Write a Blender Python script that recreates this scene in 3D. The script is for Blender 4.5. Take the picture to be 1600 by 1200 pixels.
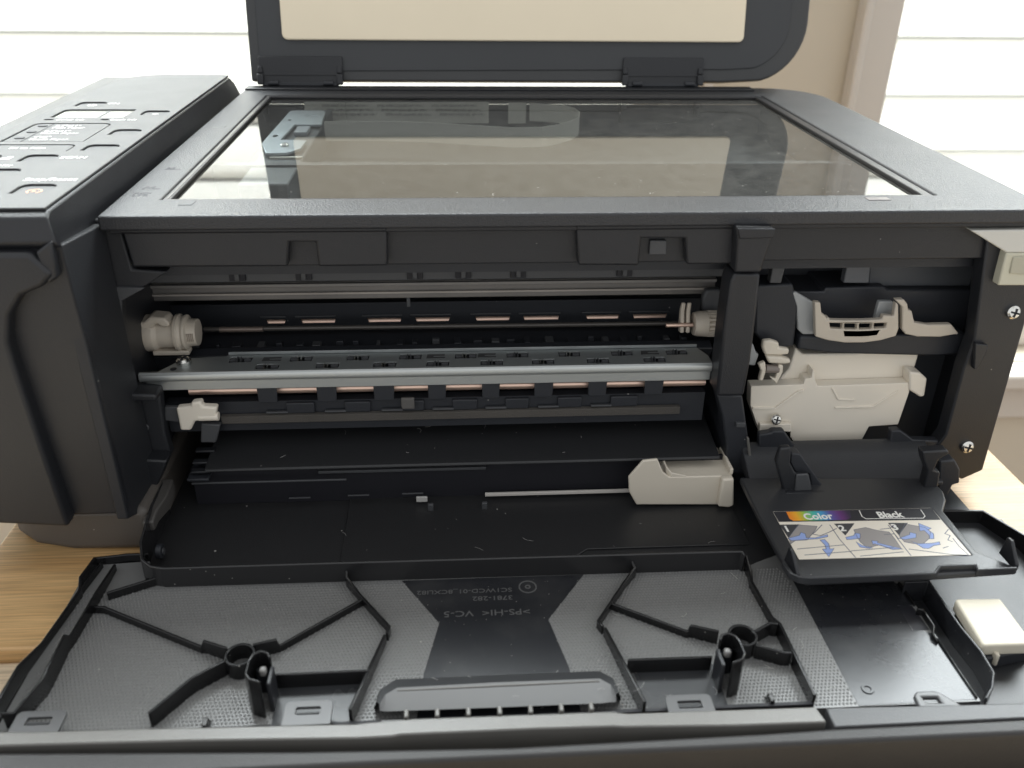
import bpy, bmesh, math, random
from mathutils import Vector, Matrix
random.seed(7)
for o in list(bpy.data.objects):
    bpy.data.objects.remove(o)
scene = bpy.context.scene
col = scene.collection
S = 0.001                                   # all figures below are millimetres

# ------------------------------------------------------------------ camera
cd = bpy.data.cameras.new('camera'); cam = bpy.data.objects.new('camera', cd); col.objects.link(cam)
yaw, pitch, roll = 0.0724557, 0.493067, 0.0148183
fwd = Vector((math.sin(yaw)*math.cos(pitch), math.cos(yaw)*math.cos(pitch), -math.sin(pitch)))
rgt = Vector((math.cos(yaw), -math.sin(yaw), 0)); upv = rgt.cross(fwd)
r2 = rgt*math.cos(roll) + upv*math.sin(roll); u2 = upv*math.cos(roll) - rgt*math.sin(roll)
m = Matrix((r2, u2, -fwd)).transposed().to_4x4()
m.translation = Vector((107.894, -316.106, 231.151))*S
cam.matrix_world = m
cd.sensor_width = 36; cd.lens = 1356.416/1600*36; cd.clip_start = 0.01; cd.clip_end = 100
cd.dof.use_dof = True; cd.dof.focus_distance = 0.385; cd.dof.aperture_fstop = 13
scene.camera = cam

# ------------------------------------------------------------------ light
w = bpy.data.worlds.new('World'); scene.world = w; w.use_nodes = True
bg = w.node_tree.nodes['Background']; bg.inputs[0].default_value = (0.96, 0.98, 1.0, 1); bg.inputs[1].default_value = 0.74
def area(name, loc, target, sx, sy, power, colr):
    ld = bpy.data.lights.new(name, 'AREA'); ld.shape = 'RECTANGLE'; ld.size = sx; ld.size_y = sy
    ld.energy = power; ld.color = colr
    o = bpy.data.objects.new(name, ld); col.objects.link(o); o.location = loc
    o.rotation_euler = (Vector(target)-Vector(loc)).to_track_quat('-Z', 'Y').to_euler()
    return o
area('daylight_lamp', (0.1, 2.0, 2.6), (0.12, 0.0, 0.05), 8.0, 1.9, 700, (0.93, 0.97, 1.0))
area('siding_daylight_lamp', (0.2, 1.15, 2.5), (0.2, 2.6, -0.3), 7.0, 1.4, 90, (1.0, 0.97, 0.90))
scene.view_settings.view_transform = 'Standard'; scene.view_settings.look = 'None'
scene.view_settings.gamma = 1; scene.view_settings.exposure = 0.3

# ------------------------------------------------------------------ materials
MATS = {}
def mat(name, c, rough=0.45, metal=0.0, spec=0.5, grain=0.0, gscale=1800, dust=0.0, dscale=330, vary=0.0, coat=0.0, film=0.0):
    if name in MATS: return MATS[name]
    mt = bpy.data.materials.new(name); mt.use_nodes = True; nt = mt.node_tree; N = nt.nodes; L = nt.links
    b = N['Principled BSDF']; b.inputs['Base Color'].default_value = (*c, 1); b.inputs['Roughness'].default_value = rough
    b.inputs['Metallic'].default_value = metal; b.inputs['Specular IOR Level'].default_value = spec
    b.inputs['Coat Weight'].default_value = coat
    tc = N.new('ShaderNodeTexCoord'); src = None
    def noise(sc, det=3):
        n = N.new('ShaderNodeTexNoise'); n.inputs['Scale'].default_value = sc; n.inputs['Detail'].default_value = det
        L.new(tc.outputs['Object'], n.inputs['Vector']); return n
    def mth(op, a, bb):
        q = N.new('ShaderNodeMath'); q.operation = op
        for i, v in enumerate((a, bb)):
            if isinstance(v, (int, float)): q.inputs[i].default_value = v
            else: L.new(v, q.inputs[i])
        return q.outputs[0]
    csock = None
    if vary:
        n = noise(28, 4); mx = N.new('ShaderNodeMix'); mx.data_type = 'RGBA'
        mx.inputs[6].default_value = (*[v*(1-vary) for v in c], 1); mx.inputs[7].default_value = (*[min(1, v*(1+vary)) for v in c], 1)
        L.new(n.outputs['Fac'], mx.inputs[0]); csock = mx.outputs[2]
    if dust:
        v = N.new('ShaderNodeTexVoronoi'); v.inputs['Scale'].default_value = dscale; L.new(tc.outputs['Object'], v.inputs['Vector'])
        sep = N.new('ShaderNodeSeparateColor'); L.new(v.outputs['Color'], sep.inputs[0])
        rad = mth('MULTIPLY', mth('MULTIPLY', sep.outputs[1], sep.outputs[1]), 0.125)
        near = mth('LESS_THAN', v.outputs['Distance'], rad)
        patch = noise(26, 4); pm = mth('MULTIPLY', mth('POWER', mth('MULTIPLY', patch.outputs['Fac'], 1.7), 4.0), dust)
        keep = mth('LESS_THAN', sep.outputs[0], pm)
        f = mth('MULTIPLY', near, keep)
        if film:
            fn = noise(60, 5); ff = mth('MULTIPLY', mth('MAXIMUM', mth('SUBTRACT', fn.outputs['Fac'], 0.48), 0.0), film)
            f = mth('MAXIMUM', f, ff)
        mx = N.new('ShaderNodeMix'); mx.data_type = 'RGBA'
        L.new(f, mx.inputs[0])
        if csock: L.new(csock, mx.inputs[6])
        else: mx.inputs[6].default_value = (*c, 1)
        mx.inputs[7].default_value = (0.30, 0.29, 0.27, 1); csock = mx.outputs[2]
        rr = mth('MAXIMUM', mth('MULTIPLY', f, 0.8), rough); 
        n2 = noise(35, 4); rr = mth('ADD', rr, mth('MULTIPLY', mth('SUBTRACT', n2.outputs['Fac'], 0.5), 0.12))
        L.new(rr, b.inputs['Roughness'])
    if csock: L.new(csock, b.inputs['Base Color'])
    if grain:
        n = noise(gscale, 2); bp = N.new('ShaderNodeBump'); bp.inputs['Strength'].default_value = grain; bp.inputs['Distance'].default_value = 0.0003
        L.new(n.outputs['Fac'], bp.inputs['Height']); L.new(bp.outputs[0], b.inputs['Normal'])
    MATS[name] = mt; return mt
BLK = mat('black_plastic', (0.016, 0.017, 0.020), 0.42, grain=0.3, dust=0.10, vary=0.12)
BLKM = mat('black_matte_plastic', (0.017, 0.018, 0.021), 0.55, grain=0.3, dust=0.14, vary=0.15)
BLKG = mat('black_gloss_plastic', (0.018, 0.019, 0.022), 0.22, grain=0.05, gscale=600, dust=0.9, dscale=560, film=0.22)
BEZ = mat('scanner_bezel_plastic', (0.030, 0.031, 0.034), 0.44, grain=0.8, gscale=1500, dust=0.14)
LIDM = mat('lid_plastic', (0.050, 0.051, 0.052), 0.5, grain=0.3, vary=0.08)
DARK = mat('inner_dark_plastic', (0.020, 0.022, 0.027), 0.5, grain=0.2, dust=0.12)
TRAYM = mat('tray_plastic', (0.009, 0.009, 0.0095), 0.22, spec=0.4, grain=0.1, dust=0.5, dscale=420)
LIPM = mat('lip_plastic', (0.13, 0.125, 0.115), 0.34, grain=0.25, vary=0.15)
PANELM = mat('panel_plastic', (0.026, 0.0265, 0.028), 0.48, spec=0.5, grain=0.3, dust=0.1)
GREY = mat('dark_grey_plastic', (0.06, 0.062, 0.066), 0.5, grain=0.2)
GAP = mat('groove_black', (0.008, 0.008, 0.012), 0.6)
FLOORM = mat('tray_floor_grain', (0.155, 0.155, 0.152), 0.26, dust=0.2, dscale=420)
IVORY = mat('ivory_plastic', (0.66, 0.60, 0.50), 0.42, grain=0.05, vary=0.05)
WHITE = mat('white_plastic', (0.76, 0.70, 0.60), 0.4, vary=0.05)
BEIGE = mat('beige_plastic', (0.50, 0.445, 0.37), 0.4, vary=0.06)
CLEARP = mat('frosted_plastic', (0.34, 0.35, 0.35), 0.35, vary=0.25)
ZINC = mat('zinc_steel', (0.52, 0.54, 0.53), 0.42, metal=0.85, grain=0.06, gscale=900)
ZINCF = mat('zinc_plate', (0.36, 0.38, 0.38), 0.5, metal=0.8, grain=0.06, gscale=900)
CHROME = mat('screw_steel', (0.75, 0.74, 0.70), 0.25, metal=1.0)
COPPER = mat('copper_roller', (0.86, 0.62, 0.50), 0.35, metal=0.75)
FELT = mat('felt_strip', (0.075, 0.068, 0.06), 0.95, grain=1.0, gscale=2500, vary=0.3)
PAD = mat('pad_cream', (0.92, 0.80, 0.60), 0.6, vary=0.03)
RIBBON = mat('flat_ribbon', (0.50, 0.49, 0.44), 0.45)
INK = mat('print_black', (0.02, 0.02, 0.025), 0.6)
PRINTW = mat('print_white', (0.8, 0.79, 0.75), 0.55)
PRINTG = mat('print_dark_grey', (0.05, 0.05, 0.055), 0.55)
PAPER = mat('label_paper', (0.80, 0.74, 0.64), 0.42)
LBLUE = mat('print_blue', (0.30, 0.40, 0.72), 0.5)
LGREY = mat('print_grey', (0.32, 0.30, 0.29), 0.5)
LINE = mat('print_line', (0.10, 0.11, 0.16), 0.5)
ORANGE = mat('print_orange', (0.75, 0.36, 0.2), 0.5)
LCD = mat('display_glass', (0.42, 0.42, 0.38), 0.15)
BED = mat('scanner_bed', (0.018, 0.02, 0.024), 0.6, vary=0.2)
STEELP = mat('bracket_steel', (0.42, 0.46, 0.49), 0.4, metal=0.6)
WALLM = mat('painted_wall', (0.64, 0.575, 0.46), 0.6, grain=0.15, gscale=400)
TRIM = mat('painted_trim', (0.66, 0.61, 0.54), 0.4, grain=0.05, gscale=200)
SIDE = mat('siding_paint', (0.84, 0.84, 0.82), 0.6, grain=0.2, gscale=60)
FOAM = mat('foam_block', (0.66, 0.61, 0.50), 0.6, vary=0.12, grain=0.2, gscale=500)
BASEM = mat('base_grey_plastic', (0.085, 0.075, 0.066), 0.5, grain=0.3, dust=0.1)

def glass_mat(name, dusty, ior=1.5, tint=(0.97, 0.985, 0.98)):
    mt = bpy.data.materials.new(name); mt.use_nodes = True; nt = mt.node_tree; N = nt.nodes; L = nt.links
    N.remove(N['Principled BSDF']); out = N['Material Output']
    tr = N.new('ShaderNodeBsdfTransparent'); tr.inputs[0].default_value = (*tint, 1)
    gl = N.new('ShaderNodeBsdfGlossy'); gl.inputs['Roughness'].default_value = 0.02
    fr = N.new('ShaderNodeFresnel'); fr.inputs[0].default_value = ior
    geo = N.new('ShaderNodeNewGeometry')
    mu = N.new('ShaderNodeMath'); mu.operation = 'MULTIPLY'; inv = N.new('ShaderNodeMath'); inv.operation = 'SUBTRACT'
    inv.inputs[0].default_value = 1; L.new(geo.outputs['Backfacing'], inv.inputs[1])
    # both faces of the pane: 2R / (1 + R)
    dn = N.new('ShaderNodeMath'); dn.operation = 'ADD'; dn.inputs[1].default_value = 1.0; L.new(fr.outputs[0], dn.inputs[0])
    up = N.new('ShaderNodeMath'); up.operation = 'MULTIPLY'; up.inputs[1].default_value = 2.0; L.new(fr.outputs[0], up.inputs[0])
    dv = N.new('ShaderNodeMath'); dv.operation = 'DIVIDE'; L.new(up.outputs[0], dv.inputs[0]); L.new(dn.outputs[0], dv.inputs[1])
    L.new(dv.outputs[0], mu.inputs[0]); L.new(inv.outputs[0], mu.inputs[1])
    mx = N.new('ShaderNodeMixShader'); L.new(mu.outputs[0], mx.inputs[0]); L.new(tr.outputs[0], mx.inputs[1]); L.new(gl.outputs[0], mx.inputs[2])
    last = mx
    if dusty:
        tc = N.new('ShaderNodeTexCoord')
        v = N.new('ShaderNodeTexVoronoi'); v.inputs['Scale'].default_value = 420; L.new(tc.outputs['Object'], v.inputs['Vector'])
        sep = N.new('ShaderNodeSeparateColor'); L.new(v.outputs['Color'], sep.inputs[0])
        def mth(op, a, bb):
            q = N.new('ShaderNodeMath'); q.operation = op
            for i, vv in enumerate((a, bb)):
                if isinstance(vv, (int, float)): q.inputs[i].default_value = vv
                else: L.new(vv, q.inputs[i])
            return q.outputs[0]
        near = mth('LESS_THAN', v.outputs['Distance'], mth('MULTIPLY', mth('MULTIPLY', sep.outputs[1], sep.outputs[1]), 0.15))
        pn = N.new('ShaderNodeTexNoise'); pn.inputs['Scale'].default_value = 24; L.new(tc.outputs['Object'], pn.inputs['Vector'])
        sx = N.new('ShaderNodeSeparateXYZ'); L.new(tc.outputs['Object'], sx.inputs[0])
        grad = mth('ADD', mth('MULTIPLY', sx.outputs[0], 1.1), 0.08)      # more dust towards one end of the pane
        keep = mth('LESS_THAN', sep.outputs[0], mth('MULTIPLY', mth('MULTIPLY', pn.outputs['Fac'], grad), 1.3))
        fn = N.new('ShaderNodeTexNoise'); fn.inputs['Scale'].default_value = 130; fn.inputs['Detail'].default_value = 6; L.new(tc.outputs['Object'], fn.inputs['Vector'])
        haze = mth('MULTIPLY', mth('MULTIPLY', fn.outputs['Fac'], 0.2), mth('ADD', grad, 0.05))
        fac = mth('MINIMUM', mth('ADD', mth('MULTIPLY', mth('MULTIPLY', near, keep), 0.8), haze), 1.0)
        df = N.new('ShaderNodeBsdfDiffuse'); df.inputs[0].default_value = (0.62, 0.60, 0.55, 1)
        m2 = N.new('ShaderNodeMixShader'); L.new(fac, m2.inputs[0]); L.new(mx.outputs[0], m2.inputs[1]); L.new(df.outputs[0], m2.inputs[2]); last = m2
    L.new(last.outputs[0], out.inputs[0]); return mt
GLASS = glass_mat('platen_glass', True)
PANE = glass_mat('window_glass', False)

def wood_mat(name, c1, c2, rough, scale):
    mt = bpy.data.materials.new(name); mt.use_nodes = True; nt = mt.node_tree; N = nt.nodes; L = nt.links; b = N['Principled BSDF']
    tc = N.new('ShaderNodeTexCoord'); mp = N.new('ShaderNodeMapping'); mp.inputs['Scale'].default_value = (2.2, 26, 26)
    L.new(tc.outputs['Object'], mp.inputs[0])
    n = N.new('ShaderNodeTexNoise'); n.inputs['Scale'].default_value = scale; n.inputs['Detail'].default_value = 8; n.inputs['Distortion'].default_value = 1.2; L.new(mp.outputs[0], n.inputs['Vector'])
    cr = N.new('ShaderNodeValToRGB'); cr.color_ramp.elements[0].position = 0.3; cr.color_ramp.elements[1].position = 0.7
    cr.color_ramp.elements[0].color = (*c1, 1); cr.color_ramp.elements[1].color = (*c2, 1); L.new(n.outputs['Fac'], cr.inputs[0])
    mp2 = N.new('ShaderNodeMapping'); mp2.inputs['Scale'].default_value = (14, 420, 420); L.new(tc.outputs['Object'], mp2.inputs[0])
    n2 = N.new('ShaderNodeTexNoise'); n2.inputs['Scale'].default_value = 2.5; n2.inputs['Detail'].default_value = 4; L.new(mp2.outputs[0], n2.inputs['Vector'])
    r2_ = N.new('ShaderNodeMapRange'); r2_.inputs[1].default_value = 0.35; r2_.inputs[2].default_value = 0.65; r2_.inputs[3].default_value = 0.72; r2_.inputs[4].default_value = 1.06; L.new(n2.outputs['Fac'], r2_.inputs[0])
    mx = N.new('ShaderNodeMix'); mx.data_type = 'RGBA'; mx.blend_type = 'MULTIPLY'; mx.inputs[0].default_value = 1
    L.new(cr.outputs[0], mx.inputs[6]); L.new(r2_.outputs[0], mx.inputs[7]); L.new(mx.outputs[2], b.inputs['Base Color'])
    b.inputs['Roughness'].default_value = rough
    bp = N.new('ShaderNodeBump'); bp.inputs['Strength'].default_value = 0.12; bp.inputs['Distance'].default_value = 0.0004; L.new(n2.outputs['Fac'], bp.inputs['Height']); L.new(bp.outputs[0], b.inputs['Normal'])
    return mt
OAK = wood_mat('oak_wood', (0.58, 0.34, 0.14), (0.78, 0.52, 0.25), 0.4, 2.2)
PALE = wood_mat('pale_wood', (0.55, 0.42, 0.28), (0.72, 0.60, 0.44), 0.45, 2.0)

# ------------------------------------------------------------------ mesh helpers
class MB:
    def __init__(s): s.bm = bmesh.new()
    def V(s, p): return s.bm.verts.new(Vector(p)*S)
    def box(s, x0, x1, y0, y1, z0, z1):
        v = [s.V(p) for p in ((x0,y0,z0),(x1,y0,z0),(x1,y1,z0),(x0,y1,z0),(x0,y0,z1),(x1,y0,z1),(x1,y1,z1),(x0,y1,z1))]
        for f in ((0,3,2,1),(4,5,6,7),(0,1,5,4),(1,2,6,5),(2,3,7,6),(3,0,4,7)): s.bm.faces.new([v[i] for i in f])
        return s
    def prism(s, poly, ax, a0, a1, holes=(), f=None):
        """polygon (with holes) in the plane across axis ax, extruded from a0 to a1; f maps points"""
        def P(u, v, a):
            p = {'X': (a, u, v), 'Y': (u, a, v), 'Z': (u, v, a)}[ax]
            return f(p) if f else p
        loops = [list(poly)] + [list(h) for h in holes]
        caps = []
        for a in (a0, a1):
            es = []; vl = []
            for lp in loops:
                vs = [s.V(P(u, v, a)) for u, v in lp]; vl.append(vs)
                es += [s.bm.edges.new((vs[i], vs[(i+1) % len(vs)])) for i in range(len(vs))]
            if len(loops) == 1: s.bm.faces.new(vl[0])
            else: bmesh.ops.triangle_fill(s.bm, use_beauty=True, use_dissolve=False, edges=es)
            caps.append(vl)
        for A, B in zip(*caps):
            n = len(A)
            for i in range(n): s.bm.faces.new((A[i], A[(i+1) % n], B[(i+1) % n], B[i]))
        return s
    def cyl(s, p0, p1, r, n=20, r1=None, cap=True):
        p0 = Vector(p0); p1 = Vector(p1); d = (p1-p0).normalized(); r1 = r if r1 is None else r1
        a = d.orthogonal().normalized(); b = d.cross(a)
        L0 = [s.V(p0+(a*math.cos(t)+b*math.sin(t))*r) for t in [2*math.pi*i/n for i in range(n)]]
        L1 = [s.V(p1+(a*math.cos(t)+b*math.sin(t))*r1) for t in [2*math.pi*i/n for i in range(n)]]
        for i in range(n): s.bm.faces.new((L0[i], L0[(i+1) % n], L1[(i+1) % n], L1[i]))
        if cap: s.bm.faces.new(L0[::-1]); s.bm.faces.new(L1)
        return s
    def lathe(s, p, d, prof, n=28):
        """profile of (distance along d, radius) turned round the axis p, d"""
        p = Vector(p); d = Vector(d).normalized(); a = d.orthogonal().normalized(); b = d.cross(a); rings = []
        for t, r in prof:
            rings.append([s.V(p+d*t+(a*math.cos(q)+b*math.sin(q))*max(r, .01)) for q in [2*math.pi*i/n for i in range(n)]])
        for A, B in zip(rings, rings[1:]):
            for i in range(n): s.bm.faces.new((A[i], A[(i+1) % n], B[(i+1) % n], B[i]))
        s.bm.faces.new(rings[0][::-1]); s.bm.faces.new(rings[-1]); return s
    def wall(s, path, z0, z1, t, closed=False):
        """upright strip of thickness t along a plan path; z1 may be a list, one height per point"""
        n = len(path); pts = [Vector(q) for q in path]; z1 = z1 if isinstance(z1, (list, tuple)) else [z1]*n
        rows = []
        for i, p in enumerate(pts):
            a = pts[i-1] if (i > 0 or closed) else p; c = pts[(i+1) % n] if (i < n-1 or closed) else p
            d0 = (p-a).normalized() if (p-a).length > 1e-6 else None; d1 = (c-p).normalized() if (c-p).length > 1e-6 else None
            d0 = d0 or d1; d1 = d1 or d0
            nn = Vector((-(d0+d1).y, (d0+d1).x)); nn.normalize()
            k = 1/max(0.5, nn.dot(Vector((-d0.y, d0.x)))); o = nn*(t/2*k)
            rows.append([s.V((p.x+o.x, p.y+o.y, z0)), s.V((p.x-o.x, p.y-o.y, z0)), s.V((p.x-o.x, p.y-o.y, z1[i])), s.V((p.x+o.x, p.y+o.y, z1[i]))])
        for i in range(n if closed else n-1):
            A, B = rows[i], rows[(i+1) % n]
            for k in range(4): s.bm.faces.new((A[k], A[(k+1) % 4], B[(k+1) % 4], B[k]))
        if not closed: s.bm.faces.new(rows[0][::-1]); s.bm.faces.new(rows[-1])
        return s
    def grid(s, rows, closed=False):
        V = [[s.V(p) for p in r] for r in rows]
        for A, B in zip(V, V[1:]):
            for i in range(len(A)-1): s.bm.faces.new((A[i], A[i+1], B[i+1], B[i]))
        return s
    def solid(s, rows, t):
        """sheet given as rows of points, thickened by t along its normals"""
        s.grid(rows); s.bm.normal_update()
        bmesh.ops.recalc_face_normals(s.bm, faces=s.bm.faces[:])
        bmesh.ops.solidify(s.bm, geom=s.bm.faces[:], thickness=t*S); return s
    def build(s, name, material, parent=None, bevel=0.0, seg=2, smooth=True, kind=None, label=None):
        bmesh.ops.recalc_face_normals(s.bm, faces=s.bm.faces[:])
        if smooth:
            for f in s.bm.faces: f.smooth = True
            for e in s.bm.edges:
                if len(e.link_faces) != 2 or e.calc_face_angle(0) > math.radians(32): e.smooth = False
        me = bpy.data.meshes.new(name); s.bm.to_mesh(me); s.bm.free()
        me.materials.append(material)
        o = bpy.data.objects.new(name, me); col.objects.link(o)
        if parent: attach(o, parent)
        if bevel:
            md = o.modifiers.new('bevel', 'BEVEL'); md.width = bevel*S; md.segments = seg; md.limit_method = 'ANGLE'; md.angle_limit = math.radians(35); md.harden_normals = False
        if kind: o['kind'] = kind
        if label: o['label'] = label
        return o
def attach(o, parent):
    o.parent = parent
    q = Vector((0, 0, 0)); pp = parent
    while pp: q += pp.location; pp = pp.parent
    o.location = o.location - q
def thing(name, label, cat, loc=(0, 0, 0), group=None):
    o = bpy.data.objects.new(name, None); col.objects.link(o); o.location = Vector(loc)*S; o.empty_display_size = 0.02
    o['label'] = label; o['category'] = cat
    if group: o['group'] = group
    return o
def rnd(x0, x1, y0, y1, r, n=5, corners=(1, 1, 1, 1)):
    """rounded rectangle, corners in order BL BR TR TL"""
    out = []
    for (cx, cy, a0), on in zip(((x0+r, y0+r, 180), (x1-r, y0+r, 270), (x1-r, y1-r, 0), (x0+r, y1-r, 90)), corners):
        if not on:
            out.append((x0 if a0 in (180, 90) else x1, y0 if a0 in (180, 270) else y1)); continue
        for i in range(n+1):
            a = math.radians(a0+90*i/n); out.append((cx+r*math.cos(a), cy+r*math.sin(a)))
    return out
def text(body, x, y, z, size, material, parent, name, sx=1.0, align='LEFT', ang=0.0, h=0.04, bold=0.0):
    cu = bpy.data.curves.new(name, 'FONT'); cu.body = body; cu.size = size*S; cu.align_x = align; cu.extrude = h*S; cu.resolution_u = 3; cu.offset = bold*S
    t = bpy.data.objects.new(name, cu); col.objects.link(t)
    dg = bpy.context.evaluated_depsgraph_get(); me = bpy.data.meshes.new_from_object(t.evaluated_get(dg)); bpy.data.objects.remove(t)
    me.transform(Matrix.Translation(Vector((x, y, z))*S) @ Matrix.Rotation(ang, 4, 'Z') @ Matrix.Diagonal((sx, 1, 1, 1)))
    me.materials.clear(); me.materials.append(material)
    o = bpy.data.objects.new(name, me); col.objects.link(o); attach(o, parent); return o
def screw(p, d, r, parent, name='screw', slot=True):
    b = MB().lathe(p, d, [(-1.0, r*.9), (0, r), (r*.35, r*.95), (r*.6, r*.7), (r*.7, .2)], 20)
    o = b.build(name, CHROME, parent)
    if not slot: return o
    p = Vector(p); d = Vector(d).normalized(); a = d.orthogonal().normalized(); a = (a + d.cross(a)*.6).normalized(); c = d.cross(a); g = MB()
    for u, v in ((a, c), (c, a)):
        q = p+d*(r*.5); vs = [q+u*(r*.62*i)+v*(r*.13*j)+d*(k*r*.24) for k in (0, 1) for i, j in ((-1,-1),(1,-1),(1,1),(-1,1))]
        bv = [g.V(t) for t in vs]
        for f in ((0,1,2,3),(4,5,6,7),(0,1,5,4),(1,2,6,5),(2,3,7,6),(3,0,4,7)): g.bm.faces.new([bv[i] for i in f])
    g.build('screw_slot', GAP, o, smooth=False)
    return o

# ------------------------------------------------------------------ the setting
def struct(o): o['kind'] = 'structure'; return o
struct(MB().box(-2500, 2500, -2500, 600, -760, -720).build('floor', wood_mat('floor_wood', (.16, .10, .06), (.24, .16, .10), .4, 2)))
wp = MB().prism([(-2400, -720), (2600, -720), (2600, 2300), (-2400, 2300)], 'Y', 600, 720,
                holes=[[(-1500, -243), (330, -243), (330, 1500), (-1500, 1500)], [(556, -243), (1700, -243), (1700, 1500), (556, 1500)]])
struct(wp.build('wall', WALLM))
struct(MB().box(-6000, 8000, 720, 2750, -1560, -1500).build('ground', mat('ground_gravel', (0.3, 0.29, 0.27), 0.9, grain=0.6, gscale=80)))

def window(name, label, x0, x1, z0, z1, muntin):
    t = thing(name, label, 'window', ((x0+x1)/2, 660, z0))
    cw = 42
    for a, b in ((x0-cw, x0), (x1, x1+cw)):
        MB().box(a, b, 586, 599.5, z0-60, z1+60).build('casing', TRIM, t, 2.0)
        e = a if a < x0-1 else b-9
        MB().box(e, e+9, 580, 586, z0-60, z1+60).build('casing_moulding', TRIM, t, 2.5, 3)
    MB().box(x0, x1, 586, 599.5, z1+.5, z1+60).build('casing', TRIM, t, 2.0)
    MB().box(x0-cw-10, x1+cw+10, 560, 599, z0-22, z0-.5).build('sill', TRIM, t, 5, 3)
    MB().box(x0-cw+4, x1+cw-4, 584, 599, z0-75, z0-22.5).build('apron', TRIM, t, 4, 3)
    for a, b in ((x0+.5, x0+26), (x1-26, x1-.5)):
        MB().box(a, b, 640, 690, z0+.5, z1-.5).build('frame_stile', TRIM, t, 2.0)
    for a, b in ((z0+.6, z0+45), (z1-40, z1-.6)):
        MB().box(x0+26.2, x1-26.2, 640, 690, a, b).build('frame_rail', TRIM, t, 2.0)
    MB().box(x0+26.1, x1-26.1, 663, 667, z0+45.1, z1-40.1).build('pane', PANE, t)
    return t
window('window', 'white framed window behind the open lid of the printer, with sunlit siding beyond', -1500, 330, -243, 1500, 0)
window('window', 'beige cased window on the far side of the narrow wall pier, right above a low sill', 556, 1700, -243, 1500, 0)

sd = thing('house_siding', 'sunlit white lapped board siding of the house outside the windows', 'siding', (200, 2620, -1500))
zl = -94 - 181.5*7
row = 0
while zl < 1750:
    joint = {7: -975, 6: 2700, 8: 3100, 5: -2900}.get(row, -3600 + 1700*((row*5) % 3))
    for a, b in ((-5200, joint-1.5), (joint+1.5, 6800)):
        v = MB()
        v.prism([(2604, zl+5), (2588, zl+5), (2604, zl+179), (2620, zl+179)], 'X', a, b).build('siding_board', SIDE, sd)
    zl += 181.5; row += 1
MB().box(-5200, 6800, 2625, 2640, -1500, 1900).build('sheathing', mat('sheathing_dark', (.10, .09, .08), .8), sd)

# ------------------------------------------------------------------ tables
tb = thing('side_table', 'narrow oak table that carries the printer', 'table', (145, 120, -720))
MB().box(-82, 373, -78, 360, -30, 0).build('table_top', OAK, tb, 1.0)
for x in (-60, 350):
    for y in (-50, 330): MB().box(x-18, x+18, y-18, y+18, -720, -30.2).build('leg', OAK, tb, 2)
t2 = thing('pale_table', 'paler bleached wood table pushed against the front of the oak table', 'table', (110, -165, -720))
MB().box(-420, 640, -250, -79, -36, -5).build('table_top', PALE, t2, 1.5)
for x in (-390, 610):
    for y in (-220, -120): MB().box(x-20, x+20, y-20, y+20, -720, -36.2).build('leg', PALE, t2, 2)

# ------------------------------------------------------------------ the printer
PR = thing('printer', 'black inkjet printer and scanner standing open with lid raised and front tray folded down', 'printer', (130, 100, 0))

# --- chassis shell: closed box behind the front openings
ch = MB().prism([(-24, 0.8), (338, 0.8), (338, 128), (-24, 128)], 'Y', 95, 100).build('chassis', DARK, PR)
MB().box(-40, 338, 100.2, 262, 0.5, 108).build('rear_body', BLK, ch, 2)
MB().box(-24, 338, 10, 94.8, 106.5, 110.5).build('scanner_tub', DARK, ch)
MB().box(-22, 334, -20, 94.8, 0.6, 2.2).build('bottom_plate', DARK, ch)
MB().prism([(8.5, 3), (262, 3), (262, 129), (8.5, 129)], 'X', 334.5, 340).build('right_side_wall', BLK, ch, 1.5)
MB().box(-29, -24.2, -8, 94.8, 0.6, 128).build('left_side_wall', DARK, ch)
MB().prism([(6, 2.5), (94.5, 2.5), (94.5, 58), (40, 58), (30, 64), (6, 50)], 'X', 226, 230).build('divider_wall', DARK, ch)

# --- left housing with the control panel
def shear(p):
    x, y, z = p
    if x > -60: x = -21.0 - max(0, z-133)*0.22
    elif z > 140: x += (z-140)*1.6
    return (x, y, z)
prof = [(243, 4), (247, 20), (247, 132), (243, 140), (238, 145), (-31, 145), (-34, 143.5), (-35.5, 136), (-35, 134), (-34, 133), (-33.5, 100), (-32, 26), (-30, 22), (200, 4)]
hs = MB().prism([(248, 20), (248, 134), (243, 141), (236, 145), (-31, 145), (-34, 143.5), (-36, 136), (-35.2, 134.2), (-34, 133.6), (-33, 100), (-32, 24), (-26, 21)], 'X', -104, -21, f=shear).build('left_housing', BLK, PR, 1.0)
def hround(lst): return lst
MB().prism([(-118.6,134.0),(-29.7,133.1),(-23.7,125.7),(-28.4,121.3),(-35.7,118.4),(-41.2,111.5),(-44.3,101.5),(-44.3,90.4),(-41.4,22.8),(-157.2,33.9)], 'Y', -38.5, -31).build('front_bulge', BLK, hs, 1.6, 3)
MB().prism([(-28.1,133.1),(-22.4,136.8),(-23.2,124.1),(-26.6,121.9),(-27.7,128.0)], 'Y', -37.5, -31).build('housing_tab', BLK, hs, 0.8)
MB().prism([(-82, 40), (-80, -2), (-76, -12), (-66, -20), (-50, -24.5), (-17, -25.5), (-17, 240), (-82, 240)], 'Z', 0.3, 21).build('base_skirt', BASEM, hs, 3.0, 3)
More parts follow.
